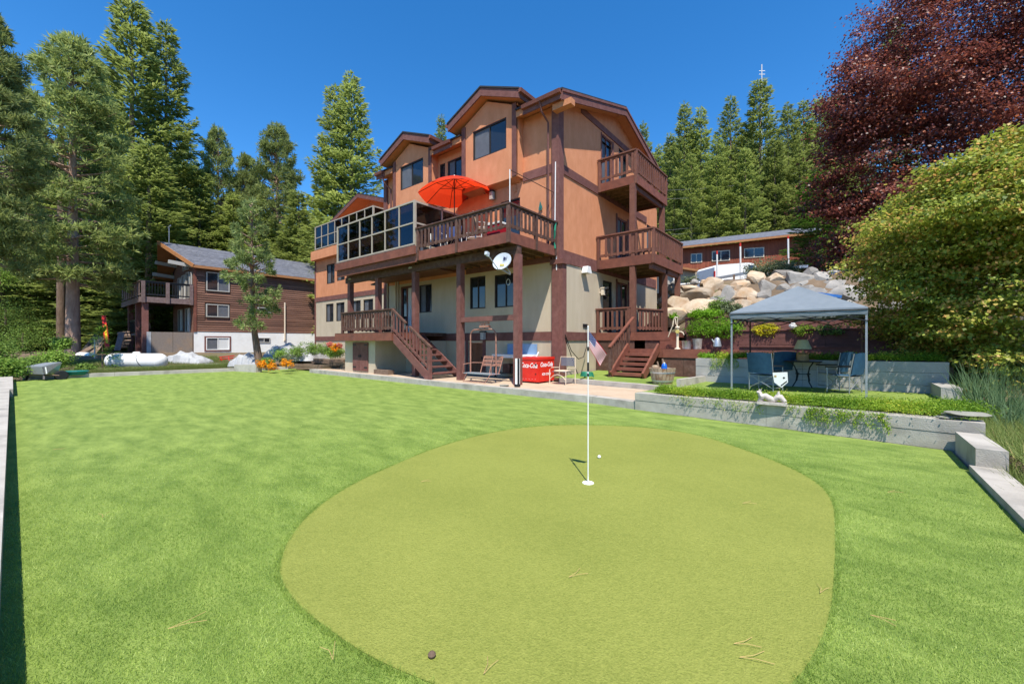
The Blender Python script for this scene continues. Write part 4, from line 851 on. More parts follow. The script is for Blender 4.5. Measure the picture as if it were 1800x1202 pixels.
pr_ = [Q(.03,.165), Q(.03,.05), Q(.10,.05), Q(.12,.085), Q(.10,.12), Q(.06,.13)]; lg.v = [tuple(p) for p in pr_]; lg.f = [tuple(range(6))]
k0 = len(lg.v); lg.v += [tuple(Q(*p)) for p in ((.10,.03),(.145,.06),(.155,.12),(.135,.16),(.14,.10),(.12,.05))]; lg.f.append(tuple(range(k0,k0+6)))
obj('logo', lg, mat('navy_print', (.02,.03,.08)), sd)
R = Matrix((tuple(da), tuple(db), tuple(dn))).transposed()
def dtext(s, a, b, sz, m):
    o = text(s, (0,0,0), 0, sz, m, sd, 0, 1, 'lettering'); o.location = Q(a,b) - WO[sd.name]; o.rotation_euler = R.to_euler(); return o
dtext('DIRECTV', .09, 0, .035, bpy.data.materials['navy_print']); 
obj('sticker', MB().prism([tuple(Q(-.05,-.15)), tuple(Q(.10,-.17)), tuple(Q(.10,-.10)), tuple(Q(-.05,-.08))], tuple(dn*.003)), mat('faded_gold_print', (.5,.42,.12)), sd)
obj('feed_arm', MB().tube([tuple(dc - db*.26), tuple(dc - db*.30 + dn*.05 - da*.02), tuple(dc - da*.18 + dn*.42 - db*.05)], .014, 6).tube([(-.06,-2.52,3.45), tuple(dc - db*.24 - dn*.05)], .025, 8).tube([(-.06,-2.52,3.5), tuple(dc - dn*.06)], .02), M['grey'], sd)
fe = dc - da*.18 + dn*.45 - db*.02; obj('receiver', MB().beam(fe, fe + dn*.12 - db*.02, .09, .09).beam(fe + da*.02 - db*.05, fe + dn*.08 + da*.02 - db*.07, .05, .05), M['dish'], sd)
obj('cable', MB().tube([(-.1+.07*math.cos(t*.5), -2.56, 3.22+.09*math.sin(t*.5)) for t in range(14)], .006, 5), M['creampaint'], sd)
# parasol and furniture on the deck
um = empty('parasol', (-4.11,-1.0,4.7), label='open orange-red parasol on the upper deck', category='parasol')
def umbrella():
    mb = MB(); n = 8; c = Vector((-4.11,-1.0,7.84)); tilt = Matrix.Rotation(math.radians(-4), 3, 'Y'); R_ = 1.42
    mb.v.append(tuple(c)); rings = []
    for r, z in ((.3,-.13),(.65,-.37),(1.0,-.70)):
        row = []
        for k in range(n*4):
            t = 2*math.pi*k/(n*4)+.2; f = (k % 4)/4.; sag = 1 - .055*math.sin(math.pi*f)*r
            row.append(len(mb.v)); mb.v.append(tuple(c + tilt @ Vector((R_*r*sag*math.cos(t), R_*r*sag*math.sin(t), z - .03*math.sin(math.pi*f)*r*0 + .02*math.sin(math.pi*f)*r))))
        rings.append(row)
    for k in range(n*4):
        k2 = (k+1) % (n*4); mb.f.append((0, rings[0][k], rings[0][k2]))
        for q in (0, 1): mb.f.append((rings[q][k], rings[q+1][k], rings[q+1][k2], rings[q][k2]))
    o = obj('canopy', mb, M['umb'], um); 
    for k in range(n):
        t = 2*math.pi*k/n+.2; e = c + tilt @ Vector((R_*.99*math.cos(t), R_*.99*math.sin(t), -.715)); m_ = c + tilt @ Vector((R_*.5*math.cos(t), R_*.5*math.sin(t), -.285))
        obj('rib', MB().tube([tuple(c-Vector((0,0,.05))), tuple(m_), tuple(e)], .012, 5), M['black'], um); obj('strut', MB().tube([tuple(c-Vector((0,0,.45))), tuple(m_)], .010, 5), M['black'], um)
umbrella(); obj('pole', MB().tube([(-4.11,-1.0,4.7),(-4.11,-1.0,7.8)], .022, 8), M['rail'], um); obj('finial', MB().lathe([(.01,0),(.04,.03),(.02,.08)], (-4.11,-1.0,7.84), 10), M['white'], um)
def deckchair(x, y, rz, m, lab):
    t = empty('deck_chair', (0,0,0), label=lab, category='chair')
    f = MB(); 
    for sx in (-.28,.28): f.tube([(sx,-.3,0),(sx,-.26,.6),(sx,.25,.62),(sx,.3,0)], .015, 5)
    obj('frame', f, M['white'], t); obj('seat', MB().box(-.26,.26,-.25,.22,.40,.43), m, t); obj('backrest', MB().beam((0,.22,.42),(0,.38,.98), .5, .03, up=(0,1,0)), m, t)
    t.location = (x,y,4.7); t.rotation_euler = (0,0,rz)
M['navy'] = mat('navy_fabric', (.03,.05,.14), rough=.8); M['tanfab'] = mat('tan_fabric', (.35,.25,.17), rough=.8)
deckchair(-3.3,-1.9,.4,M['navy'],'navy deck chair with white frame behind the deck railing, left of the post'); deckchair(-2.7,-1.3,-.9,M['tanfab'],'tan deck chair behind the middle of the deck railing'); deckchair(-1.6,-2.0,2.4,M['tanfab'],'tan deck chair behind the railing under the lamp'); deckchair(-3.9,-2.0,-2.2,M['navy'],'navy deck chair at the foot of the parasol')
tb = empty('deck_table', (-4.1,-1.0,4.7), label='dark round deck table round the parasol pole', category='table'); obj('top', MB().lathe([(.55,0),(.55,.03)], (-4.11,-1.0,5.38), 24), M['navy'], tb)
for k in range(4): t = k*1.57+.5; obj('leg', MB().tube([(-4.11+.1*math.cos(t),-1+.1*math.sin(t),5.36),(-4.11+.42*math.cos(t),-1+.42*math.sin(t),4.7)], .016), M['white'], tb)
ic = empty('cool_box', (-.9,-2.15,4.7), label='dark red cool box with white lid behind the deck railing near the corner', category='cool box'); obj('body', MB().box(-1.2,-.66,-2.3,-1.95,4.75,5.14), mat('dark_red_plastic', (.35,.01,.02), rough=.4), ic); obj('lid', MB().box(-1.22,-.64,-2.32,-1.93,5.142,5.20), M['white'], ic)
cr = empty('corner_rod', (0,-2.6,5.5), label='thin white pole at the deck corner carrying a rod to the house wall', category='pole')
obj('pole', MB().tube([(-.02,-2.58,4.7),(-.02,-2.58,6.53)], .016, 6), M['white'], cr); obj('rod', MB().tube([(-.02,-2.58,6.52),(-.12,-.04,6.58)], .012, 6), M['rail'], cr)
obj('string', MB().tube([(0,-.1,3.9),(.02,-.14,4.75),(-.05,-.12,5.6),(-.04,-.1,7.6)], .018, 6), M['white'], house, smooth=True, label='white conduit running up beside the corner post')
obj('vine', MB().tube([(.03,-.2,5.5),(.05,-.28,5.2),(0,-.22,4.9),(.04,-.25,4.6)], .03, 6), M['hose'], label='green cord hanging at the right end of the deck railing', category='cord')
sb = obj('sailboat_ornament', MB().prism([(-.80,-.05,6.14),(-.62,-.05,6.14),(-.66,-.05,6.10),(-.76,-.05,6.10)],(0,.02,0)).prism([(-.79,-.05,6.16),(-.72,-.05,6.16),(-.72,-.05,6.44)],(0,.01,0)).prism([(-.71,-.05,6.16),(-.62,-.05,6.16),(-.71,-.05,6.40)],(0,.01,0)), mat('dark_teal_paint', (.02,.16,.14)), label='small dark green sailboat ornament hanging on the orange wall', category='ornament')
# ---------------------------------------------------------------- camping gazebo
gz = empty('gazebo', (6.8,-.2,.36), label='grey pop-up camping gazebo on the turf terrace', category='gazebo')
GX0, GX1, GY0, GY1, GE, GV, GA_ = 5.58, 7.97, -1.37, 1.0, 2.13, 1.985, 2.76
cp = MB(); apex = ((GX0+GX1)/2, (GY0+GY1)/2, GA_); NN = 12
def side(a, b):
    base = len(cp.v)
    for i in range(NN+1):
        for j in range(NN+1):
            t = j/NN; e = Vector(a).lerp(Vector(b), i/NN); p = e.lerp(Vector(apex), t); k = abs(2*i/NN-1)
            p.z -= .05*math.sin(math.pi*t)*(1-k*k*.9) + .015*(1-k*k)*(1-t); p.z += .006*math.sin(i*2.1+j*1.3)*math.sin(math.pi*t); cp.v.append(tuple(p))
    for i in range(NN):
        for j in range(NN): k = base+i*(NN+1)+j; cp.f.append((k, k+NN+1, k+NN+2, k+1))
cs = [(GX0,GY0,GE),(GX1,GY0,GE),(GX1,GY1,GE),(GX0,GY1,GE)]
for i in range(4): side(cs[i], cs[(i+1)%4])
cano = obj('canopy', cp, M['canopy'], gz, smooth=True)
for i in range(4):
    a, b = Vector(cs[i]), Vector(cs[(i+1)%4]); o_ = Vector(((a+b)/2 - Vector((apex[0],apex[1],GE)))).normalized()*.012
    v = MB(); n = 24
    for j in range(n+1):
        p = a.lerp(b, j/n); s = .012*math.sin(j*1.1)
        v.v += [tuple(p+o_), tuple(p+o_*2.2+o_*s*20 - Vector((0,0,.07))), tuple(p+o_*1.2 - Vector((0,0,GE-GV+.012*math.sin(j*.8))))]
    for j in range(n): k = j*3; v.f += [(k,k+3,k+4,k+1),(k+1,k+4,k+5,k+2)]
    obj('valance', v, M['canopy'], gz, smooth=True)
    obj('valance_stripe', MB().beam(a+o_*2.9-Vector((0,0,.045)), b+o_*2.9-Vector((0,0,.045)), .006, .02), M['frame_d'], gz)
for x, y in ((GX0+.02,GY0+.03),(GX1-.02,GY0+.03),(GX1-.03,GY1-.03),(GX0+.03,GY1-.03)):
    l = obj('leg', MB().box(x-.017,x+.017,y-.017,y+.017,.36,2.02), M['grey'] if y < 0 else M['rail'], gz); obj('foot', MB().box(x-.04,x+.04,y-.04,y+.04,.345,.362), M['black'], l)
def scissor(a, b):
    a, b = Vector(a), Vector(b); m = MB(); n = 4
    for i in range(n):
        p, q = a.lerp(b, i/n), a.lerp(b, (i+1)/n); m.beam(p+Vector((0,0,.0)), q+Vector((0,0,-.17)), .012, .02).beam(p+Vector((0,0,-.17)), q+Vector((0,0,0)), .012, .02)
    return m
for i in range(4):
    a, b = Vector(cs[i]), Vector(cs[(i+1)%4]); obj('truss', scissor(a-Vector((0,0,.1)), b-Vector((0,0,.1))), M['black'], gz)
bt = empty('blue_canopy', (7.6,3.0,1.2), label='blue tarpaulin canopy stretched behind the grey gazebo', category='tarpaulin')
tb_ = MB(); A0, A1, B1, B0 = P(1405,512,14.2), P(1440,500,15.5), P(1534,520,14.8), P(1528,528,13.4); nn = 8
for i in range(nn+1):
    for j in range(nn+1): p = (A0.lerp(B0, i/nn)).lerp(A1.lerp(B1, i/nn), j/nn); p.z -= .12*math.sin(math.pi*i/nn)*math.sin(math.pi*j/nn) - .03*math.sin(i*2+j*3); tb_.v.append(tuple(p))
for i in range(nn):
    for j in range(nn): k = i*(nn+1)+j; tb_.f.append((k,k+1,k+nn+2,k+nn+1))
obj('sheet', tb_, M['bluetarp'], bt, smooth=True)
obj('hem', MB().beam(A0, B0, .02, .10), M['bluetarp'], bt)
for q in (A0, B0): obj('pole', MB().tube([tuple(q), (q.x, q.y, 1.9)], .015), M['black'], bt)
# folding director chairs
def camp_chair(x, y, rz, z, lab):
    t = empty('camping_chair', (0,0,0), label=lab, category='chair', group='blue folding camping chairs')
    w_, dp = .30, .24
    for s in (-1, 1):
        obj('leg', MB().tube([(s*w_,-dp,0),(s*w_,-dp,.62)], .013, 6), M['grey'], t); obj('leg', MB().tube([(s*w_,dp,0),(s*w_,dp,.42),(s*w_,dp+.10,.98)], .013, 6), M['grey'], t)
        obj('armrest', MB().beam((s*w_,-dp-.03,.635),(s*w_,dp+.02,.655),.05,.03), M['black'], t); obj('side_rail', MB().tube([(s*w_,-dp,.08),(s*w_,dp,.08)], .010, 5).tube([(s*w_,-dp,.42),(s*w_,dp,.42)], .010, 5), M['grey'], t)
    obj('cross_brace', MB().tube([(-w_,-dp,.06),(w_,-dp,.40)], .009, 5).tube([(w_,-dp,.06),(-w_,-dp,.40)], .009, 5).tube([(-w_,dp,.06),(w_,dp,.40)], .009, 5).tube([(w_,dp,.06),(-w_,dp,.40)], .009, 5), M['grey'], t)
    s_ = MB(); b_ = MB()
    for mb, f in ((s_, lambda i, j: (-w_+2*w_*i/8, -dp+2*dp*j/6, .43-.035*math.sin(math.pi*i/8)*math.sin(math.pi*j/6))), (b_, lambda i, j: ((-w_+2*w_*i/8), dp+.02+.085*j/6+.035*math.sin(math.pi*i/8), .46+.54*j/6-(.03*abs(i/4-1)**2 if j == 6 else 0)))):
        for i in range(9):
            for j in range(7): mb.v.append(f(i, j))
        for i in range(9):
            for j in range(7): q = f(i, j); mb.v.append((q[0], q[1]+(.02 if mb is b_ else 0), q[2]-(.02 if mb is s_ else 0)))
        for o_ in (0, 63):
            for i in range(8):
                for j in range(6): k = o_+i*7+j; mb.f.append((k,k+7,k+8,k+1))
    obj('seat', s_, M['chairblue'], t, smooth=True); obj('backrest', b_, M['chairblue'], t, smooth=True)
    t.location = (x, y, z); t.rotation_euler = (0,0,rz); t.scale = (.86,.86,.86)
def cc(u, v, d, deg, lab): p = P(u, v, d); camp_chair(p.x, p.y, math.radians(deg), .36, lab)
cc(1346,690,9.3,161,'blue camping chair at the left front of the gazebo, white plate hung on its arm')
cc(1368,676,10.4,215,'blue camping chair half hidden behind the left front one')
cc(1484,695,8.9,-114,'blue camping chair at the right front with glossy sunlit spots on its back')
cc(1466,685,9.7,240,'blue camping chair half hidden behind the right front one')
hp = empty('home_plate', (6.3,-1.2,.5), label='white five sided home plate hanging from the arm of the left camping chair', category='home plate')
def onplane(u, v, y):
    a = (u-900)/F; r = (FW[0]+a*RT[0], FW[1]+a*RT[1], (601-v)/F); t = (y-CAM[1])/r[1]; return (CAM[0]+t*r[0], y, CAM[2]+t*r[2])
y_ = -1.33; pts = [onplane(1358,655,y_), onplane(1384,654,y_), onplane(1385,672,y_), onplane(1374,681,y_), onplane(1361,672,y_)]; obj('plate', MB().prism(pts, (0,.02,0)), M['white'], hp)
q = onplane(1378,664,y_-.003); obj('print', MB().lathe([(.02,0),(.02,.003)], q, 12, 'y').prism([onplane(1372,677,y_-.003),onplane(1383,669,y_-.003),onplane(1383.6,671,y_-.003),onplane(1373,679,y_-.003)], (0,.002,0)), M['black'], hp); q = onplane(1363,661,y_-.003); obj('print', MB().box(q[0]-.02,q[0]+.02,q[1]-.002,q[1],q[2]-.02,q[2]+.02), mat('tan_print', (.5,.35,.15)), hp)
tt = empty('side_table', (6.65,-.1,.36), label='dark metal side table with curved legs between the camping chairs', category='table')
_q = P(1411,600,9.9); TX, TY = _q.x, _q.y
obj('top', MB().lathe([(.38,0),(.38,.02)], (TX,TY,.97), 24), M['black'], tt)
for k in range(4):
    t = math.pi/4+k*math.pi/2; c_, s_ = math.cos(t), math.sin(t); obj('leg', MB().tube([(TX+.30*c_,TY+.30*s_,.965),(TX+.20*c_,TY+.20*s_,.84),(TX+.15*c_,TY+.15*s_,.66),(TX+.18*c_,TY+.18*s_,.50),(TX+.27*c_,TY+.27*s_,.37)], .014, 6), M['black'], tt, smooth=True)
obj('ring', MB().tube([(TX+.15*math.cos(k*.52),TY+.15*math.sin(k*.52),.68) for k in range(13)], .008, 5), M['black'], tt)
tl = empty('table_lamp', (TX,TY,.95), label='table lamp with cream shade and carved wooden base on the side table', category='lamp')
obj('base', MB().lathe([(.12,0),(.125,.03),(.12,.14),(.13,.16),(.06,.17),(.02,.2),(.02,.26)], (TX,TY,.995), 14), mat('carved_light_wood', (.35,.2,.08), (.45,.27,.12), 20, .6), tl, smooth=True)
obj('lamp_shade', MB().lathe([(.185,0),(.10,.22),(.095,.22),(.18,.0)], (TX,TY,1.28), 24), mat('cream_shade', (.42,.40,.26), (.5,.47,.32), 10, .8), tl, smooth=True)
# statue on the wall
stt = empty('statue', tuple(onplane(1358,706,-3.75)), label='weathered white statue of a lying animal on the edge of the terrace wall', category='statue')
M['stone_w'] = mat('weathered_white_stone', (.42,.36,.32), (.58,.52,.47), 9, .9, .6, 25)
def blob(mb, c, r, ax=(1,1,1)):
    return mb.lathe([(r*ax[0]*math.sin(math.pi*k/9)+.001, -r*ax[2]*math.cos(math.pi*k/9)) for k in range(10)], c, 14)
o = onplane(1358,705,-3.72); ox, oy, oz = o[0], o[1], .40
sm = MB(); sm.box(ox-.22,ox+.20,oy-.07,oy+.08,oz-.01,oz+.035)
sm.tube([(ox-.17,oy,oz+.04),(ox-.15,oy,oz+.12),(ox-.11,oy,oz+.13),(ox-.02,oy,oz+.08),(ox+.04,oy,oz+.06)], [.05,.055,.05,.05,.035], 10).tube([(ox-.17,oy,oz+.12),(ox-.19,oy,oz+.18),(ox-.23,oy,oz+.19)], [.04,.035,.02], 8).tube([(ox-.18,oy,oz+.2),(ox-.165,oy,oz+.245)], [.014,.006], 6).tube([(ox-.20,oy,oz+.2),(ox-.19,oy,oz+.24)], [.014,.006], 6)
sm.tube([(ox+.00,oy,oz+.05),(ox+.07,oy,oz+.12),(ox+.11,oy,oz+.13),(ox+.18,oy,oz+.05)], [.03,.05,.05,.03], 10).tube([(ox+.08,oy,oz+.13),(ox+.085,oy,oz+.19)], [.035,.022], 8).tube([(ox+.085,oy,oz+.19),(ox+.09,oy,oz+.225)], [.02,.01], 6)
obj('figure', sm, M['stone_w'], stt, smooth=True)
# flat stones on the wall corner
def rockmesh(r, seed, sx=1, sy=1, sz=1, cuts=14, sub=3, rough=.035):
    g = random.Random(seed); b = bmesh.new(); bmesh.ops.create_icosphere(b, subdivisions=sub, radius=1.12)
    pl = []
    for _ in range(cuts):
        n_ = Vector((g.gauss(0,1), g.gauss(0,1), g.gauss(0,1))).normalized(); pl.append((n_, g.uniform(.55,.82)))
    from mathutils import noise
    for v in b.verts:
        for n_, d in pl:
            e = v.co.dot(n_) - d
            if e > 0: v.co -= n_*e*.985
        v.co *= 1 + rough*noise.noise(v.co*3.5 + Vector((seed,0,0))) + rough*1.2*noise.noise(v.co*1.3 + Vector((0,seed,0)))
        v.co = Vector((v.co.x*sx*r, v.co.y*sy*r, v.co.z*sz*r))
    me = bpy.data.meshes.new('rock'); b.to_mesh(me); b.free(); me.polygons.foreach_set('use_smooth', [True]*len(me.polygons))
    try: me.set_sharp_from_angle(angle=math.radians(16))
    except Exception: pass
    return me
def rock(name, c, r, seed, m, s=(1,1,1), rz=0, lab=None, cat='rock', group=None, sub=3, cuts=14):
    me = rockmesh(r, seed, *s, sub=sub, cuts=cuts); me.materials.append(m); o = inst(name, me, c, None, rot=(0,0,rz), label=lab, category=cat); 
    if group: o['group'] = group
    return o
rock('flat_stone', (8.90,-3.80,.50), .21, 3, M['slab'], (1,.7,.13), .2, 'large flat oval stone slab on the wall corner', 'stone', cuts=4)
rock('flat_stone', (8.78,-3.75,.455), .17, 5, M['slab'], (1,.6,.14), .5, 'smaller flat slab tucked under the large one on the wall corner', 'stone', cuts=4)
rock('flat_stone', (8.66,-3.86,.43), .09, 8, M['slab'], (1.2,.6,.25), .1, 'small grey stone wedged at the left of the stacked slabs', 'stone')
# half barrel planter
BX, BY = 3.66, -.32
br = empty('barrel_planter', (BX,BY,.28), label='half wine barrel planter at the foot of the entrance steps', category='barrel')
M['stave'] = mat('weathered_barrel_oak', (.34,.24,.15), (.50,.40,.28), 7, .85, .4, 30, st=(1,1,.2), c3=(.20,.08,.03), sc3=6, amt3=.7, vary=.12)
for k in range(20):
    t0, t1 = 2*math.pi*k/20+.012, 2*math.pi*(k+1)/20-.012; m_ = MB(); R_ = lambda z: .255+.10*(z/.44)**.8
    pts = []
    for z in (0,.15,.3,.44):
        for t, e in ((t0,0),(t1,0),(t1,-.025),(t0,-.025)): pts.append((BX+(R_(z)+e)*math.cos(t), BY+(R_(z)+e)*math.sin(t), .28+z))
    m_.v = pts
    for a in range(3):
        for e in range(4): m_.f.append((a*4+e, a*4+(e+1)%4, (a+1)*4+(e+1)%4, (a+1)*4+e))
    m_.f += [(3,2,1,0),(12,13,14,15)]; obj('stave', m_, M['stave'], br)
for z in (.07,.30): obj('hoop', MB().lathe([(.255+.10*(z/.44)**.8+.004,0),(.255+.10*((z+.04)/.44)**.8+.004,.04)], (BX,BY,.28+z), 28), M['steel'], br)
obj('soil', MB().lathe([(.30,0),(.30,.02)], (BX,BY,.66), 20), M['dirt'], br)
pz_ = empty('watering_pot', (BX-.15,BY-.1,.68), label='small brown pot on the barrel', category='pot'); obj('pot', MB().lathe([(.06,0),(.10,.04),(.09,.10),(.05,.12)], (BX-.16,BY-.12,.68), 14), M['stave'], pz_)
jg = empty('jug', (BX+.12,BY-.12,.68), label='bright blue plastic jug on the barrel', category='jug'); obj('body', MB().lathe([(.075,0),(.08,.03),(.07,.12),(.03,.17)], (BX+.10,BY-.14,.69), 14), mat('blue_plastic', (.01,.12,.55), rough=.3), jg); obj('cap', MB().lathe([(.025,0),(.025,.03)], (BX+.10,BY-.14,.86), 10), M['white'], jg)
obj('dry_plant', MB().tube([(BX-.02,BY,.68),(BX+.03,BY,.85),(BX,BY,.98)], [.03,.04,.02], 7).tube([(BX-.1,BY,.7),(BX-.14,BY,.9)], [.03,.02], 6), M['timber'], label='small dried wooden figure between the pot and the blue jug', category='ornament')
# hand pump, tub, bucket, kettle on the platform edge
PX, PY = 3.28, 2.25
pu = empty('hand_pump', (PX,PY,1.22), label='old cream hand water pump with a yellow dial on the platform', category='hand pump')
obj('column', MB().tube([(PX,PY,1.22),(PX,PY,1.28),(PX,PY,1.68)], [.07,.045,.04], 10).lathe([(.10,0),(.08,.03)], (PX,PY,1.215), 12).lathe([(.05,0),(.08,.03),(.06,.07)], (PX,PY,1.9), 12).tube([(PX,PY,1.68),(PX,PY,1.92)], .05, 10), M['creampaint'], pu, smooth=True)
obj('spout', MB().tube([(PX,PY,1.78),(PX+.12,PY-.02,1.79),(PX+.2,PY-.03,1.74),(PX+.21,PY-.03,1.68)], .022, 8), M['creampaint'], pu, smooth=True)
obj('pump_handle', MB().tube([(PX+.02,PY,2.26),(PX-.08,PY,2.28),(PX-.13,PY,2.18),(PX-.16,PY,1.98),(PX-.26,PY,1.76),(PX-.30,PY,1.62)], .022, 8).tube([(PX-.08,PY,2.26),(PX-.05,PY,2.05),(PX,PY,1.97)], .018, 6).tube([(PX+.0,PY,2.27),(PX+.0,PY,1.97)], .012, 6), M['creampaint'], pu, smooth=True)
obj('dial', MB().lathe([(.065,0),(.065,.02)], (PX+.02,PY-.08,1.80), 16, 'y'), mat('yellow_paint', (.6,.48,.15)), pu)
wt = empty('wash_tub', (3.5,2.3,1.22), label='galvanised steel tub beside the hand pump', category='tub'); obj('tub', MB().lathe([(.13,0),(.155,.26),(.165,.27),(.15,.27),(.125,.02)], (3.56,2.3,1.22), 20), M['steel'], wt, smooth=True); obj('handle', MB().tube([(3.41,2.3,1.42),(3.36,2.28,1.38),(3.41,2.3,1.34)], .012, 5), M['black'], wt)
bk = empty('flower_pot', (3.9,2.3,1.22), label='peeling white pot with a scraggy plant next to the steel tub', category='flower pot'); obj('pot', MB().lathe([(.12,0),(.15,.31),(.16,.34),(.14,.34),(.11,.03)], (3.9,2.28,1.22), 18), mat('peeling_white_paint', (.5,.48,.45), (.22,.18,.15), 9, .8), bk, smooth=True)
kt = empty('kettle', (4.58,1.9,1.3), label='grey enamel kettle on a tall thin metal stand', category='kettle'); obj('body', MB().lathe([(.12,0),(.12,.03),(.075,.24),(.07,.25),(.02,.28)], (4.58,1.88,1.31), 16), M['steel'], kt, smooth=True); obj('spout', MB().tube([(4.52,1.85,1.4),(4.44,1.82,1.54)], [.03,.015], 8), M['steel'], kt); obj('kettle_handle', MB().tube([(4.66,1.9,1.36),(4.71,1.9,1.44),(4.65,1.9,1.52)], .010, 5), M['black'], kt)
kst = empty('plant_stand', (4.58,1.88,.95), label='thin black metal stand under the grey kettle', category='stand')
for dx in (-.09,.09): obj('leg', MB().tube([(4.58+dx,1.84,1.31),(4.58+dx*1.2,1.84,.99)], .009, 5), M['black'], kst)
obj('ring', MB().lathe([(.12,0),(.12,.012)], (4.58,1.88,1.297), 14), M['black'], kst)
# plank retaining walls (tiers)
def plank_wall(x0, x1, y, z0, z1, n, lab, seg=2.4):
    t = empty('plank_retaining_wall', (x0,y,z0), label=lab, category='retaining wall'); h = (z1-z0)/n
    for r in range(n):
        x = x0 - (r % 2)*seg*.4
        while x < x1:
            a, b = max(x, x0), min(x+seg, x1)
            if b-a > .05: obj('plank', MB().box(a+.003,b-.003,y+random.uniform(-.004,.004),y+.05,z0+r*h+.003,z0+(r+1)*h-.004), M['tier'], t)
            x += seg
    obj('cap_board', MB().box(x0,x1,y-.04,y+.12,z1,z1+.035), M['tier'], t); return t
M['tier'] = mat('red_brown_retaining_planks', (.125,.05,.042), (.19,.08,.066), 4, .7, .2, 30, vary=.14)
plank_wall(5.1,9.6,2.3,.85,1.30,2,'lowest red-brown plank tier just above the planter wall, behind the gazebo')
plank_wall(3.35,10.5,3.0,1.15,1.80,3,'middle red-brown plank tier carrying the lime and yellow shrubs')
plank_wall(2.95,11.5,4.2,1.75,2.33,3,'topmost red-brown plank tier at the foot of the boulders')
so_ = MB().box(4.35,9.4,.68,2.3,.3,.92).box(3.4,10.5,3.05,4.2,1.0,1.74).box(5.15,10,2.35,3.0,.9,1.24); obj('planter_soil', so_, M['dirt'], kind='structure')
obj('toy', MB().lathe([(.02,-.1),(.09,-.04),(.09,.04),(.02,.1)], (6.42,2.92,1.93), 12,'x'), M['white'], label='white round helmet on the plank tier right of the yellow shrub', category='helmet')
# ---------------------------------------------------------------- boulders
BL = [(1190,535,30,17,0),(1222,522,24,17,0),(1185,556,30,20,0),(1232,548,34,22,0),(1250,508,19,15,0),(1262,520,12,9,0),(1276,511,17,13,0),(1300,505,20,13,0),(1284,527,14,16,1),(1310,522,26,15,0),(1300,540,24,16,0),(1333,538,17,16,0),(1330,494,21,15,0),(1352,510,17,12,1),(1364,497,18,16,0),(1376,513,13,12,1),(1412,495,27,14,1),(1345,525,13,11,1),(1320,552,17,13,0),(1265,537,15,11,1),(1210,508,13,8,0),(1240,498,12,6,0),(1170,530,14,14,0),(1445,500,20,15,1),(1475,512,24,14,1),(1505,530,22,16,1),(1495,550,26,16,1),(1395,515,17,12,1),(1390,535,18,14,1),(1425,520,19,13,1),(1355,548,17,12,1),(1530,560,24,16,1),(1180,510,14,8,0),(1290,516,9,7,0),(1340,560,15,11,1),(1370,560,14,11,1),(1410,560,16,12,1),(1450,562,18,12,1),(1462,492,16,10,1),(1435,520,16,11,1),(1460,528,15,11,1),(1405,505,14,9,1),(1442,508,13,9,1),(1480,520,20,13,1),(1500,510,17,12,1),(1425,488,18,11,1),(1455,512,15,11,1),(1412,515,15,10,1),(1482,500,15,10,1),(1385,500,14,9,1),(1520,515,18,12,1),(1520,500,22,14,1),(1380,484,16,9,1),(1545,520,22,15,1),(1570,545,22,16,1),(1205,541,14,11,0),(1246,533,10,8,0),(1318,533,12,9,0),(1365,533,12,9,1)]
row_of = lambda v: 0 if v < 514 else 1 if v < 532 else 2 if v < 546 else 3
RN = ['top','second','third','bottom']; ORD = ['first','second','third','fourth','fifth','sixth','seventh','eighth','ninth','tenth','eleventh','twelfth','thirteenth','fourteenth','fifteenth','sixteenth','seventeenth','eighteenth','nineteenth','twentieth'] + ['twenty-'+k for k in ('first','second','third','fourth','fifth','sixth','seventh','eighth','ninth')]
for i, (u, v, w_, h_, g_) in enumerate(BL):
    yy = 5.0 + (560-v)/67*2.2; o = onplane(u, v, yy); d = (o[0]-CAM[0])*FW[0]+(o[1]-CAM[1])*FW[1]; s = d/F
    rr = w_*s*(1.42 if g_ else 1.22)
    rk = sorted(q[0] for q in BL if row_of(q[1]) == row_of(v)).index(u)
    lab = f"{'big' if w_ >= 22 else 'small' if w_ < 14 else 'medium'} {'grey' if g_ else 'tan'} boulder, {ORD[rk]} from the left in the {RN[row_of(v)]} row of the rock bank"
    rock('boulder', o, rr, 20+i, M['rockgrey' if g_ else 'rock'], (1,.75,h_/w_*1.08), (i*.7) % .8-.3, lab, 'boulder', 'boulders of the rock bank')
sm_ = [(RNG.uniform(1165,1470), RNG.uniform(492,560)) for _ in range(60)]
for i, (u, v) in enumerate(sm_):
    yy = 5.25 + (560-v)/67*2.2; o = onplane(u, v, yy)
    if i < 6: mesh_s = globals().setdefault('SR', []); me = rockmesh(1, 100+i, 1, .8, .7, sub=2); me.materials.append(M['rock'] if i % 2 else M['rockgrey']); mesh_s.append(me)
    inst('small_rock', SR[i % 6], o, None, rot=(0,0,i), scale=(random.uniform(.1,.26),)*3, label='small rock filling a gap between the boulders', category='rock', group='small filling rocks')
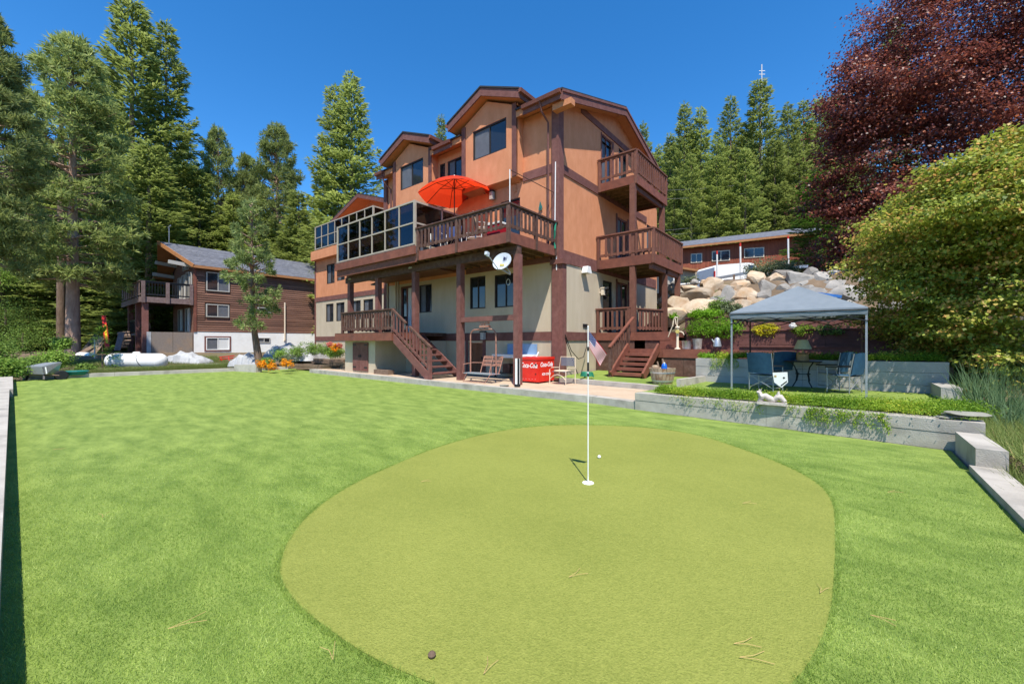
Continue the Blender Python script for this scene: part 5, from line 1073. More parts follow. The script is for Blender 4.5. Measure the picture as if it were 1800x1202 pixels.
# ---------------------------------------------------------------- shrubs and small plants
def shrub(name, c, r, n, size, m, seed, lab, cat='shrub', group=None, rz=.7, clump=20, spread=.07, stem=True, ry=1.):
    root = empty(name, c, label=lab, category=cat, group=group); c = Vector(c)
    nobj('foliage', leaf_cloud('foliage', [(0,0,r*rz*.55,r,r*ry,r*rz*.75),(r*.45,0,r*rz*.4,r*.6,r*.6*ry,r*rz*.6),(-r*.45,0,r*rz*.4,r*.6,r*.6*ry,r*rz*.6)], n, size, m, seed, clump=clump, spread=spread*max(r,.3)*1.6, shell=.8), tuple(c), root)
    if stem: obj('stem', MB().tube([tuple(c-Vector((0,0,.05))), tuple(c+Vector((.02,0,r*rz*.6)))], .02+.02*r, 5).tube([tuple(c), tuple(c+Vector((r*.4,0,r*rz*.6)))], .015, 5), M['timber'], root)
    return root
shrub('lime_shrub', onplane(1237,592,3.15), .50, 6000, .042, M['lime'], 1, 'left of the two bright lime green mounds on the plank tiers', rz=1.0)
shrub('lime_shrub', onplane(1277,592,3.15), .52, 6000, .042, M['lime'], 2, 'right of the two bright lime green mounds, half behind the left gazebo leg', rz=1.0)
shrub('yellow_shrub', onplane(1346,588,3.15), .36, 6000, .036, M['yellow'], 3, 'round bush covered in yellow flowers under the gazebo roof', rz=.75)
shrub('lime_shrub', onplane(1415,589,3.15), .34, 3000, .04, M['cover'], 4, 'yellow flecked green shrub on the plank tier right of the table lamp', rz=.7)
shrub('lime_shrub', onplane(1460,589,3.15), .38, 3000, .04, M['dbush'], 5, 'darker green shrub on the plank tier above the right camping chairs', rz=.7)
shrub('lime_shrub', onplane(1240,558,4.35), .55, 4500, .05, M['lime'], 6, 'low lime green mound on the topmost plank tier below the boulders', rz=.5)
shrub('sage_shrub', onplane(1263,545,4.8), .36, 2200, .05, M['dbush'], 7, 'mid green bush growing among the boulders', rz=1.1)
shrub('sage_shrub', onplane(1282,550,4.7), .42, 2600, .05, M['sage'], 8, 'grey green bush in front of the boulders, right of the mid green one', rz=.9)
shrub('sage_shrub', P(1345,487,21), .95, 4500, .07, M['sage'], 9, 'silvery green bush on top of the boulder bank in front of the van', rz=.8)
shrub('sage_shrub', P(1380,480,21.5), .8, 3000, .07, M['sage'], 10, 'silvery bush beside the bright green conifer above the boulders', rz=.7)
shrub('sage_shrub', P(1212,500,22), .5, 1200, .06, M['sage'], 11, 'thin grey weeds beside the white rail above the boulders', rz=.8)
shrub('lime_shrub', onplane(1183,560,4.6), .22, 900, .05, M['lime'], 12, 'small green tuft at the left foot of the boulders', rz=.8)
shrub('green_shrub', (4.55,.75,.98), .20, 1500, .035, M['lime'], 13, 'small bright plant in the planter behind the kettle stand', rz=.7)
# ground cover in the planter, along the terrace wall and trailing
def cover(pts, n, size, m, seed, hz=.08, name='ground_cover', drop=None):
    g = np.random.default_rng(seed); pts = np.array(pts); k = g.integers(0, len(pts)-1, n); t = g.random(n)[:, None]
    c = pts[k]*(1-t) + pts[k+1]*t; wd = c[:, 3:4]; b = c[:, :3] + np.concatenate([g.normal(0, .25, (n,1))*wd, g.normal(0, .45, (n,1))*wd, np.abs(g.normal(0, hz, (n,1)))], 1)
    lump = .5+.5*np.sin(b[:,0]*9+seed)*np.cos(b[:,1]*11); b[:,2] += lump*hz*.8
    dr = unit(g.normal(0, 1, (n,3))*np.array([1,1,.45]) + np.array([0,-.2,.25])); si = unit(np.cross(dr, g.normal(0,1,(n,3))))
    sz = size*g.uniform(.6, 1.4, n)
    v, f, vv = quads(b, dr*sz[:, None], si*(sz*.4)[:, None], np.clip(g.normal(.45, .22, n) + .25*np.sin(b[:,0]*4), 0, 1)); me = npmesh(name, v, f, m, vv)
    return nobj(name, me, kind='stuff')
cover([(4.55,-3.15,.37,.16),(5.2,-3.2,.38,.24),(6.1,-3.25,.39,.26),(6.9,-3.3,.39,.3),(7.6,-3.35,.40,.34),(8.3,-3.3,.41,.5),(8.85,-3.3,.42,.45),(9.0,-2.5,.40,.6)], 70000, .021, M['cover'], 1, .055)
cover([(4.9,.62,.98,.22),(5.6,.62,1.0,.2),(7,.62,1.0,.2),(8.2,.62,1.02,.2),(9.2,.62,1.03,.22)], 22000, .028, M['cover'], 2, .06)
def trailing(x0, x1, y, z, n, seed, mx, m='cover'):
    g = np.random.default_rng(seed); out = []
    for _ in range(n):
        x = g.uniform(x0, x1); yy = y(x) if callable(y) else y; L = mx*g.random()**1.5+.04; k = int(L/.008)
        t = np.linspace(0, 1, k)[:, None]; out.append(np.concatenate([x + .04*np.sin(t*5+x*9) + g.normal(0,.012,(k,1)), yy - .03 - .02*t + g.normal(0,.008,(k,1)), z + .03 - t*L], 1))
    b = np.concatenate(out); nn = len(b); dr = unit(g.normal(0,1,(nn,3)) + np.array([0,-.3,-.6])); si = unit(np.cross(dr, g.normal(0,1,(nn,3))))
    v, f, vv = quads(b, dr*.022, si*.008, np.clip(g.normal(.5,.25,nn),0,1)); nobj('trailing_vine', npmesh('trailing_vine', v, f, M[m], vv), kind='stuff')
yw = lambda x: -3.42 - (x-4.14)*.115
trailing(4.9, 6.6, yw, .37, 40, 3, .16); trailing(6.85, 8.1, yw, .39, 110, 4, .26); trailing(4.75, 5.4, .38, .99, 60, 5, .32)
# tall grass and irises at the right edge
def grass_patch(x0, x1, y0, y1, n, h, m, seed, wid=.008, lean=.3, name='tall_grass'):
    g = np.random.default_rng(seed); b = np.stack([g.uniform(x0,x1,n), g.uniform(y0,y1,n), np.zeros(n)], 1); b[:,2] = [hgt(x,y) for x,y in b[:, :2]]
    nobj(name, blades(name, b, h, m, seed, lean, wid), kind='stuff')
grass_patch(8.98,13,-9,-2.6,42000,.20,M['drygrass'],1,.005,.5); grass_patch(9.3,12.5,-3.4,-.8,2600,.62,M['iris'],2,.011,.32,'iris_leaves'); grass_patch(9.3,14,-2.5,4,9000,.22,M['drygrass'],6,.008,.5)
grass_patch(-26,-16.8,-16,-3,26000,.16,M['drygrass'],4,.012,.6,'weeds')
# ---------------------------------------------------------------- flower bed by the far corner of the lawn
for i, (pts_) in enumerate((((-15.1,-2.6),(-12.1,-2.3)),((-14.6,-1.6),(-11.8,-1.3)))):
    t = empty('landscape_timber', (pts_[0][0],pts_[0][1],.1), label=['front weathered timber edging the flower bed','rear weathered timber stepping up behind the flower bed'][i], category='timber edging')
    for k in range(2):
        (a, b), (c_, d) = pts_; obj('timber', MB().beam((a+k*.2,b,.14+.12*k+i*.25),(c_,d,.14+.12*k+i*.25),.14,.115), M['timber'], t)
obj('bed_soil', MB().box(-17.5,-10.2,-1.5,1.6,.0,.42).box(-15,-11.9,-2.3,-1.5,0,.27), M['dirt'], kind='structure')
for i, (u, v, d, r, m, lab) in enumerate([(468,640,21,.38,'dbush','green clump behind the left orange flowers'),(492,630,22,.55,'bush','light green clump left in the flower bed'),(520,624,22,.55,'dbush','leafy clump in the middle of the flower bed'),(548,620,21,.6,'bush','light green mound below the beige wall'),(575,622,20,.6,'dbush','dark green mound next to the store cupboard'),(590,626,19.5,.45,'bush','light green mound touching the store cupboard'),(505,638,20,.45,'sage','grey green clump between the orange flowers')]):
    shrub('bed_plant', P(u,v,d), r, 2200, .05, M[m], 30+i, lab, 'plant', rz=.8)
for i, (u, v, d, r, m, lab) in enumerate([(460,645,19.5,.30,'orangefl','leftmost clump of orange poppies at the lawn edge'),(478,648,19,.32,'orangefl','second clump of orange poppies from the left'),(503,645,18.5,.34,'orangefl','right hand clump of orange poppies in front of the timber'),(590,615,19,.26,'orangefl','tall orange lilies against the beige wall'),(580,608,19.3,.14,'pinkfl','small pink flowers left of the orange lilies'),(597,610,19,.12,'pinkfl','pink flowers right of the orange lilies')]):
    shrub('flowers', P(u,v,d), r, 700, .05, M[m], 50+i, lab, 'flowers', rz=1.0)
# low concrete block left of the flowers
bb = empty('concrete_block', tuple(P(435,650,20)), label='low concrete block at the lawn corner by the young pine', category='concrete block'); o = P(436,650,19.5)
obj('block', MB().beam(P(417,648,20.3), P(455,648,19.6), .3, .4), M['conc'], bb)
# ---------------------------------------------------------------- cabin on the left
cb = empty('cabin', (-31,0,.7), label='brown lap sided cabin with grey shingle roof and white basement, left of the big house', category='cabin')
XC, Y0, Y1, XW = -29.46, -3.4, 8.0, -35.5
wallh('basement_wall','x',XC,Y0,Y1,.4,2.2,[(-2.66,-1.16,.84,1.79),(.83,1.74,1.39,1.8)],M['white'],cb)
wallh('core_wall','x',XC-.06,Y0,Y1,2.2,7.2,[(-2.65,-1.15,5.3,6.72),(-2.66,-1.18,3.33,4.31),(.81,1.8,3.86,4.29)],M['siding'],cb)
ho = [(-2.65,-1.15,5.3,6.72),(-2.66,-1.18,3.33,4.31),(.81,1.8,3.86,4.29)]; nrow = 29; rh = (7.15-2.25)/nrow
for r in range(nrow):
    z0, z1 = 2.25+r*rh, 2.25+(r+1)*rh; cuts = sorted([(h[0]-.08,h[1]+.08) for h in ho if h[2]-.08 < z1 and h[3]+.08 > z0]); a = Y0
    for c0, c1 in cuts + [(Y1,Y1)]:
        if c0-a > .05: obj('siding_board', MB().prism([(XC-.05,a,z0),(XC+.03,a,z0),(XC-.01,a,z1-.015),(XC-.05,a,z1-.015)], (0,c0-a,0)), M['siding'], cb)
        a = c1
for h in ho: window('x',XC,*h,cb,2,fm='frame_g',fw=.07,inset=.0,panes=('pane','screen'))
wf = window('x',XC,-2.66,-1.16,.84,1.79,cb,2,fm='white',fw=.06,inset=0,panes=('screen','curtain')); window('x',XC,.83,1.74,1.39,1.8,cb,2,fm='frame_g',fw=.06,inset=0)
for a0,a1,z0,z1 in ((-2.76,-2.66,.74,1.89),(-1.16,-1.06,.74,1.89),(-2.66,-1.16,.74,.84),(-2.66,-1.16,1.79,1.89)): obj('window_trim', axbox(MB(),'x',XC,0,.04,a0,a1,z0,z1), M['trim'], cb)
obj('corner_board', MB().box(XC-.02,XC+.06,Y0-.02,Y0+.16,2.2,7.0), M['redwood'], cb); obj('vent_pipe', MB().tube([(XC+.1,2.86,1.6),(XC+.1,2.86,4.8)], .06, 8).tube([(XC+.1,2.86,1.62),(XC,2.86,1.5)], .06, 8), M['creampaint'], cb)
obj('front_wall', MB().prism([(XC-.05,Y0,.4),(XW,Y0,.4),(XW,Y0,6.95),((XC+XW)/2,Y0,8.7),(XC-.05,Y0,7.0)], (0,.1,0)), M['siding'], cb)
for x0, x1, z0, z1 in ((-30.3,-29.75,4.7,6.6),(-31.2,-30.5,4.7,6.7),(-32.4,-31.4,4.7,6.6),(-32.1,-31.3,6.9,7.9),(-31.1,-30.6,6.9,7.6),(-33.6,-32.6,4.7,6.5),(-31.4,-30.2,2.2,4.0),(-33.5,-32.3,2.3,4.0)): window('y',Y0,x0,x1,z0,z1,cb,1 if x1-x0 < .8 else 2,fm='frame_g',fw=.06,inset=-.06,panes=('pane','curtain'))
obj('wall_lamp', MB().lathe([(.14,0),(.18,.12),(.18,.5),(.14,.6)], (-31.6,Y0-.4,7.35), 12), M['black'], cb)
xr = (XC+XW)/2; ze, zr = 7.05, 9.0
croof = None
for xa, ya in ((XC+.35,Y0-.1),(XW-.5,Y0-.9)):
    nn = 14
    for k in range(nn):
        t0, t1 = k/nn, (k+1)/nn; xk0, xk1 = xa+(xr-xa)*t0, xa+(xr-xa)*t1; zk0, zk1 = ze+(zr-ze)*t0, ze+(zr-ze)*t1
        yf0 = ya + (Y0-1.5-ya)*t0; yf1 = ya + (Y0-1.5-ya)*t1
        if k == 0:
            o = obj('roof', MB().prism([(xa,ya,ze-.05),(xr,Y0-1.5,zr-.05),(xr,Y1+.4,zr-.05),(xa,Y1+.4,ze-.05)], (0,0,.05)), M['gshingle'], cb); croof = o
        obj('shingle_course', MB().prism([(xk0,yf0,zk0+.03),(xk1,yf1,zk1+.012),(xk1,Y1+.4,zk1+.012),(xk0,Y1+.4,zk0+.03)], (0,0,.012)), M['gshingle'], croof)
    obj('soffit', MB().prism([(xa,ya+.03,ze-.12),(xr,Y0-1.47,zr-.12),(xr,Y0,zr-.12),(xa,Y0,ze-.12)], (0,0,.06)), M['fascia_o'], croof)
    obj('barge_board', MB().beam((xa,ya,ze-.06),(xr,Y0-1.5,zr-.06),.06,.26), M['fascia_o'], croof)
    obj('fascia_board', MB().beam((xa,ya,ze-.08),(xa,Y1+.4,ze-.08),.05,.2), M['fascia_o'], croof)
obj('lower_roof', MB().prism([(XW-.3,Y0-1.2,6.6),(XW-2.2,Y0-1.2,6.2),(XW-2.2,Y0+2,6.2),(XW-.3,Y0+2,6.6)], (0,0,.15)), M['fascia_o'], cb)
for k, (x, z) in enumerate(((xr,8.85),(XC-.6,7.35),(XW+1.2,7.8),(XW+.3,7.0))): obj('roof_beam', MB().beam((x,Y0+.1,z-.25),(x,Y0-1.35,z-.12),.16,.26), M['frame_g'], croof)
obj('aerial', MB().tube([(xr+.3,Y0-.9,8.8),(xr+.3,Y0-.9,10.2)], .025, 5).beam((xr,Y0-.9,10.2),(xr+.8,Y0-.9,10.2),.04,.08), M['grey'], cb)
M['greywood'] = mat('weathered_purple_brown_wood', (.13,.085,.08), (.21,.15,.14), 6, .85, vary=.1)
cbal = obj('balcony', MB().box(-37.0,XC-.02,-6.3,Y0-.05,4.42,4.56), M['greywood'], cb, label='balcony across the front of the brown cabin')
obj('fascia_board', MB().box(XC-.04,XC+.02,-6.3,Y0,4.18,4.56), M['greywood'], cbal); obj('fascia_board', MB().box(-37.0,XC-.05,-6.35,-6.29,4.18,4.56), M['greywood'], cbal)
railing((XC-.02,-6.28),(XC-.02,Y0-.05),4.56,5.66,cb,18,M['black'],posts=(.1,1.4,2.7),pk=.03); railing((-37,-6.3),(XC-.1,-6.3),4.56,5.66,cb,8,M['greywood'],posts=(2.0,4.0,5.4,6.4),pk=.5)
for x in (XC+.02,): 
    for y in (-6.2,-4.9,-3.55): obj('rail_post', MB().box(x,x+.09,y-.1,y+.1,4.15,5.62), M['greywood'], cb)
for x, y in ((-29.75,-6.05),(-31.8,-6.1),(-35.5,-6.0)): obj('balcony_post', MB().box(x-.2,x+.2,y-.15,y+.15,.4,4.42), M['trim'], cb)
for a, b in ((-5.75,-4.6),(-4.58,-3.45)): obj('board_panel', MB().box(XC-.12,XC-.06,a,b,.6,2.15), M['osb'], cb)
obj('white_panel', MB().box(XC-.12,XC-.04,-6.0,-5.77,.6,2.15), M['whitetarp'], cb)
obj('lower_deck', MB().box(-36.5,XC-.2,-6.0,Y0,1.95,2.1), M['greywood'], cb); railing((-36,-6.05),(-31.9,-6.05),2.1,3.1,cb,16,M['black'],pk=.03)
hm = MB(); a, b = Vector((-30.0,-5.9,3.2)), Vector((-33.6,-5.6,3.3))
for i in range(13):
    p = a.lerp(b, i/12); p.z -= .9*math.sin(math.pi*i/12)
    for s in (-.35, .35): hm.v.append((p.x, p.y+s*math.sin(math.pi*i/12), p.z+.12*abs(s)))
for i in range(12): k = i*2; hm.f.append((k,k+1,k+3,k+2))
obj('hammock', hm, M['sage'] if 0 else mat('grey_net', (.22,.22,.20), rough=.9), label='grey hammock slung under the cabin balcony', category='hammock')
# clutter in front of the cabin
M['kayak'] = mat('red_plastic', (.55,.03,.02), rough=.4)
ky = empty('ski', tuple(P(187,628,26)), label='tall red and yellow board leaning upright beside the cabin post', category='board')
a, b = P(182,555,27), P(189,612,26.5); obj('board', MB().beam(a, a.lerp(b,.28), .20, .08), M['kayak'], ky); obj('board', MB().beam(a.lerp(b,.28), a.lerp(b,.85), .12, .08), mat('yellow_plastic', (.75,.5,.02), rough=.4), ky); obj('board', MB().beam(a.lerp(b,.3), a.lerp(b,.86), .22, .05), M['kayak'], ky); obj('board', MB().beam(a.lerp(b,.86), b, .2, .08), M['kayak'], ky)
lb = empty('lumber_pile', tuple(P(165,622,27)), label='dark sheets and planks leaning in a pile left of the red and yellow board', category='lumber')
for i, (u0,v0,u1,v1,w_) in enumerate([(150,622,175,590,.9),(160,622,180,592,.5),(166,622,182,600,.3),(140,622,165,608,.4),(206,616,214,585,.5)]): obj('plank', MB().beam(P(u0,v0,27-.2*i), P(u1,v1,27.6-.2*i), .06 if i else .1, w_*.6, up=(.3,1,.2)), [M['frame_d'],M['osb'],M['timber'],M['timber'],M['greywood']][i], lb)
wp = empty('wood_stack', tuple(P(216,615,28)), label='dark stack of split wood under the cabin balcony', category='wood stack')
for i in range(26): p = P(206+random.uniform(0,12), 612-random.uniform(0,28), 28); obj('log', MB().tube([tuple(p), tuple(p+Vector((.1,.35,.02)))], random.uniform(.05,.1), 6), M['timber'], wp)
# propane tank
def tank(c, L, r, lab):
    t = empty('propane_tank', tuple(c-Vector((0,0,r))), label=lab, category='gas tank'); d = Vector((math.cos(YAW-.06), math.sin(YAW-.06), 0))
    pts = []; rs = []
    for k in range(7): a = math.pi/2*k/6; pts.append(c - d*(L/2-r*.8+r*.8*math.cos(a))); rs.append(max(.01, r*math.sin(a)))
    for k in range(7): a = math.pi/2*k/6; pts.append(c + d*(L/2-r*.8+r*.8*math.sin(a))); rs.append(max(.01, r*math.cos(a)))
    obj('body', MB().tube([tuple(p) for p in pts], rs, 24), M['white'], t, smooth=True)
    s = Vector((-d.y, d.x, 0)); q = []
    for k in range(9): a = -.9+2.2*k/8; q.append(tuple(c + d*(.25+.06*k) - s*(r*1.01*math.cos(a)) - Vector((0,0,r*1.01*math.sin(a)))))
    obj('strap', MB().tube(q, .018, 5), M['black'], t); obj('dome', MB().lathe([(.16,0),(.16,.08),(.1,.12)], tuple(c+Vector((0,0,r-.03))), 12), M['white'], t)
    for e in (-.3, .3): obj('foot', MB().beam(c+d*L*e-s*.3-Vector((0,0,r*.9)), c+d*L*e+s*.3-Vector((0,0,r*.9)), .2, .16), M['conc'], t)
tank(P(240,634.5,21.5), 3.2, .40, 'long white propane tank lying behind the back kerb of the lawn')
# tarps
def tarp(u0, u1, vt, vb, d, lab, seed, dep=1.6):
    a, b = P(u0, vb, d), P(u1, vb, d); hgt_ = (vb-vt)/F*d; mb = MB(); nn, mm = 22, 10; dv = Vector((FW[0],FW[1],0)); g = random.Random(seed); ph = [g.uniform(0,6) for _ in range(6)]
    for j in range(mm+1):
        for i in range(nn+1):
            s, t = i/nn, j/mm; p = a.lerp(b, s) + dv*dep*(t-.15); e = (math.sin(math.pi*min(1,max(0,s)))**.28)*(math.sin(math.pi*t)**.28)
            h_ = e*(.78+.22*math.sin(s*4+ph[0])) + e*.07*math.sin(s*23+ph[1]+t*6) + e*.06*math.sin(t*17+ph[2]+s*9)
            p.z += hgt_*h_; p += dv*.06*math.sin(s*30+ph[3]); mb.v.append(tuple(p))
    for j in range(mm):
        for i in range(nn): k = j*(nn+1)+i; mb.f.append((k,k+1,k+nn+2,k+nn+1))
    obj('tarp', mb, M['whitetarp'], smooth=True, label=lab, category='tarp')
tarp(290,356,617,641,24.5,'crumpled white tarp over something low at the right end of the propane tank',1,1.4)
tarp(400,455,621,644,21.5,'low white tarp at the foot of the young pine, left side',2,1.2); tarp(464,552,600,634,22.5,'large silvery white tarp covering a boat shape right of the young pine',3,2.4)
for i, (u, v) in enumerate(((350,643),(374,640))): q = P(u, v, 24); obj('flat_board', MB().lathe([(.42,0),(.42,.03)], tuple(q), 16), M['whitetarp'], label=['round pale board lying left on the bare ground before the cabin','round pale board lying right on the bare ground before the cabin'][i], category='board')
q = P(398,632,24); sd_ = empty('sledge', tuple(q), label='red metal frame like a sledge on the ground before the cabin', category='sledge')
obj('frame', MB().beam(P(385,628,24),P(412,625,24.6),.05,.06).beam(P(386,632,23.6),P(410,629,24.2),.05,.06).tube([tuple(P(388,628,24)),tuple(P(390,634,23.8))], .02).tube([tuple(P(402,627,24)),tuple(P(403,634,23.8))], .02), M['kayak'], sd_)
# wheelbarrow and green box by the back left corner of the lawn
wbr = empty('wheelbarrow', tuple(P(72,668,15.6)), label='upturned grey wheelbarrow at the far left corner of the lawn', category='wheelbarrow')
mb = MB(); q0, q1, q2, q3 = P(38,646,15.6), P(74,645,15.2), P(77,658,15.2), P(40,657,15.6); dv = Vector((FW[0],FW[1],0))
obj('tray', MB().prism([tuple(q0),tuple(q1),tuple(q2),tuple(q3)], tuple(dv*.04)).prism([tuple(q1),tuple(P(107,637,16)),tuple(P(100,655,16)),tuple(q2)], tuple(dv*.04)).prism([tuple(q0),tuple(q1),tuple(P(107,637,16)),tuple(P(80,638,16.4))], (0,0,.02)), M['steel'], wbr)
obj('leg', MB().beam(P(50,657,15.5),P(46,669,15.4),.05,.04), M['black'], wbr); obj('leg', MB().beam(P(78,656,15.3),P(77,667,15.2),.05,.04), M['black'], wbr); obj('rim_brace', MB().beam(P(80,645,15.15),P(82,657,15.15),.04,.03).beam(P(100,639,15.9),P(95,654,15.9),.04,.03), M['white'], wbr)
obj('handle', MB().tube([tuple(P(12,659,16)),tuple(P(70,658,15.5)),tuple(P(105,660,15.6))], .022, 6), M['timber'], wbr)
w_ = P(108,660,15.8); obj('wheel', MB().lathe([(.03,-.05),(.17,-.05),(.20,0),(.17,.05),(.03,.05)], tuple(w_), 18, 'x'), M['black'], wbr)
gb_ = P(134,650,16.6); obj('green_tub', MB().lathe([(.30,0),(.38,.14),(.36,.16)], (gb_.x,gb_.y,.12), 14), mat('dark_teal_plastic', (.01,.16,.15), rough=.5), label='low dark teal plastic tub behind the back kerb beside the wheelbarrow', category='tub')
wc = P(145,622,27); obj('white_drum', MB().tube([tuple(P(140,625,26)), tuple(P(163,626,25.5))], .22, 12), M['white'], label='small white drum lying by the trunk of the big pine', category='drum')
q = P(167,610,24); obj('stake', MB().tube([(q.x,q.y,.2),(q.x-.15,q.y,1.6)], .04, 6), M['grey'], label='short leaning grey stake by the little fir', category='stake')
# ---------------------------------------------------------------- road side, van, snow poles, long brown house on the hill
rd = MB(); e0 = [P(1150,500,23.5), P(1300,487,24.5), P(1420,474,25.5), P(1560,462,27)]
zr_ = 4.25
rd.v = [(p.x,p.y,zr_+.25*i) for i,p in enumerate(e0)] + [(p.x+FW[0]*9,p.y+FW[1]*9,zr_+.3+.25*i) for i,p in enumerate(e0)]
rd.f = [(i,i+1,i+5,i+4) for i in range(3)]; obj('road', rd, mat('grey_asphalt', (.06,.06,.062), (.09,.09,.09), 20, .9), origin=(0,0,0), kind='structure')
gr = empty('guard_rail', tuple(P(1300,485,23)), label='low guard rail along the road edge above the boulders', category='guard rail')
obj('rail', MB().beam(P(1235,494,23), P(1350,473,23.6), .06, .16).beam(P(1350,473,23.6), P(1420,468,24.5), .06, .16), M['grey'], gr)
for u, v in ((1250,491),(1290,484),(1330,477)): q = P(u,v,23.1); obj('post', MB().box(q.x-.05,q.x+.05,q.y-.05,q.y+.05,q.z-.7,q.z+.03), M['timber'], gr)
wpip = obj('white_pipe', MB().tube([tuple(P(1165,504,21.8)), tuple(P(1225,497,21.8)), tuple(P(1288,490,21.5))], .05, 6), M['white'], label='thin white pipe lying along the top of the boulder bank', category='pipe')
for i, (u, vt, vb) in enumerate(((1261,441,494),(1302,427,480),(1386,415,455),(1185,482,497))):
    t = empty('snow_pole', tuple(P(u,vb,24)), label=['shortest white snow pole with red tip, left of the van','tall white snow pole with long red top in front of the van','white snow pole against the right end of the long brown house','stubby white pole under the middle balcony'][i], category='pole', group=None)
    a, b = P(u, vb, 24), P(u-.8, vt, 24); obj('pole', MB().tube([tuple(a-Vector((0,0,.5))), tuple(a.lerp(b,.88))], .045, 6), M['white'], t); obj('red_tip', MB().tube([tuple(a.lerp(b,.88)), tuple(b)], .047, 6), mat('red_pole_paint', (.6,.04,.03)) if i == 0 else bpy.data.materials['red_pole_paint'], t)
# van (roof and side windows show over the bank)
vn = empty('van', tuple(P(1300,490,27)), label='white delivery van parked on the road above the boulders', category='van')
vo = P(1256,505,26.5); vx = (P(1345,483,27.2)-vo); vx.z = .0; VL = vx.length; vx.normalize(); vy = Vector((-vx.y, vx.x, 0)); VZ = 4.35
def vp(s, t, z): return tuple(vo + vx*s + vy*t - Vector((0,0,vo.z)) + Vector((0,0,VZ + z + s*.09)))
prof = [(0,.35),(0,1.95),(.15,2.08),(VL*.66,2.12),(VL*.76,2.05),(VL*.93,1.45),(VL*1.15,1.3),(VL*1.2,1.1),(VL*1.2,.35)]
obj('body', MB().prism([vp(s,0,z) for s, z in prof], tuple(vy*1.8)), M['white'], vn)
obj('side_window', MB().prism([vp(VL*.66,-.01,1.45),vp(VL*.66,-.01,1.95),vp(VL*.76,-.01,1.92),vp(VL*.90,-.01,1.45)], tuple(vy*.01)), M['pane'], vn)
obj('tail_light', MB().prism([vp(-.01,-.02,1.2),vp(-.01,-.02,1.7),vp(.06,-.02,1.7),vp(.06,-.02,1.2)], tuple(vy*.1)), M['kayak'], vn)
for s in (.6, VL*.98): 
    c = Vector(vp(s,.0,.33)); w = MB(); n = 16
    for e in (-.03,.22):
        for k in range(n): t = 2*math.pi*k/n; w.v.append(tuple(c + vx*.33*math.cos(t) + Vector((0,0,.33*math.sin(t))) + vy*e))
    w.f = [tuple(range(n)), tuple(range(n,2*n))] + [(k,(k+1)%n,n+(k+1)%n,n+k) for k in range(n)]; obj('wheel', w, M['black'], vn)
# long house
hh = empty('long_house', tuple(P(1290,480,40)), label='long low red-brown house with grey roof on the hill above the road', category='house')
A, B = P(1195,474,42), P(1435,466,38); A.z = B.z = 0; hx = (B-A).normalized(); hy = Vector((-hx.y, hx.x, 0)); HLn = (B-A).length
def hp_(s, t, z): return tuple(A + hx*s + hy*t + Vector((0,0,z)))
zA, zB = 6.9, 7.4; wz = 11.2
def at_s(u):  # distance along the wall seen at column u
    best = min(range(0, 400), key=lambda k: abs((lambda p: 900+F*((p[0]-CAM[0])*RT[0]+(p[1]-CAM[1])*RT[1])/((p[0]-CAM[0])*FW[0]+(p[1]-CAM[1])*FW[1]))(hp_(HLn*k/400,0,0)) - u)); return HLn*best/400
obj('wall', MB().prism([hp_(0,0,zA),hp_(HLn,0,zB),hp_(HLn,0,11.5),hp_(0,0,11.0)], tuple(hy*6)), M['redsiding'], hh)
nb_ = 60
for k in range(nb_): s = HLn*k/nb_; obj('siding_board', MB().prism([hp_(s+.02,-.02,zA+1.5),hp_(s+HLn/nb_-.03,-.02,zA+1.5),hp_(s+HLn/nb_-.03,-.02,11.0+.5*s/HLn),hp_(s+.02,-.02,11.0+.5*s/HLn)], tuple(hy*.02)), M['redsiding'], hh)
obj('foundation', MB().prism([hp_(0,-.06,6.2),hp_(HLn,-.06,6.6),hp_(HLn,-.06,8.0),hp_(0,-.06,7.5)], tuple(hy*.06)), M['beige'], hh)
obj('roof', MB().prism([hp_(-.5,-.7,10.95),hp_(HLn+.5,-.7,11.45),hp_(HLn+.5,3.5,12.85),hp_(-.5,3.5,12.35)], (0,0,.18)), M['gshingle'], hh)
obj('fascia_board', MB().beam(hp_(-.5,-.75,10.98), hp_(HLn+.5,-.75,11.48), .05, .2), M['fascia_o'], hh)
for u0, u1, v0, v1 in ((1214,1234,446,462),(1251,1283,441,459),(1308,1343,436,453)):
    s0, s1 = at_s(u0), at_s(u1); p = hp_((s0+s1)/2, 0, 0); d = (p[0]-CAM[0])*FW[0]+(p[1]-CAM[1])*FW[1]; za, zb = CAM[2]+(601-v1)/F*d, CAM[2]+(601-v0)/F*d
    f = obj('window', MB().prism([hp_(s0,-.08,za),hp_(s1,-.08,za),hp_(s1,-.08,zb),hp_(s0,-.08,zb)], tuple(hy*.05)), M['cream'], hh)
    for k in range(2): a_, b_ = s0+.08+(s1-s0-.08)*k/2, s0+(s1-s0-.08)*(k+1)/2; obj('pane', MB().prism([hp_(a_,-.1,za+.08),hp_(b_,-.1,za+.08),hp_(b_,-.1,zb-.08),hp_(a_,-.1,zb-.08)], tuple(hy*.015)), M['pane'], f)
dr = empty('deck_fence', tuple(P(1290,470,36)), label='weathered orange-brown railing in front of the long house', category='fence')
obj('top_rail', MB().beam(P(1225,476,36), P(1400,461,34), .08, .12).beam(P(1225,482,36), P(1400,467,34), .06, .3), M['fascia_o'], dr)
for k in range(24): u = 1226+7.4*k; v = 476-.086*(u-1225); q = P(u, v, 36-2*k/24); obj('picket', MB().box(q.x-.06,q.x+.06,q.y-.04,q.y+.04,q.z-.4,q.z+.22), M['fascia_o'], dr)
cpn = empty('shed', tuple(P(1205,490,33)), label='tan shed with an orange-brown roof edge beyond the balcony', category='shed')
a, b = P(1170,492,33), P(1226,492,32); a.z = b.z = 4.8; dv2 = Vector((FW[0],FW[1],0))
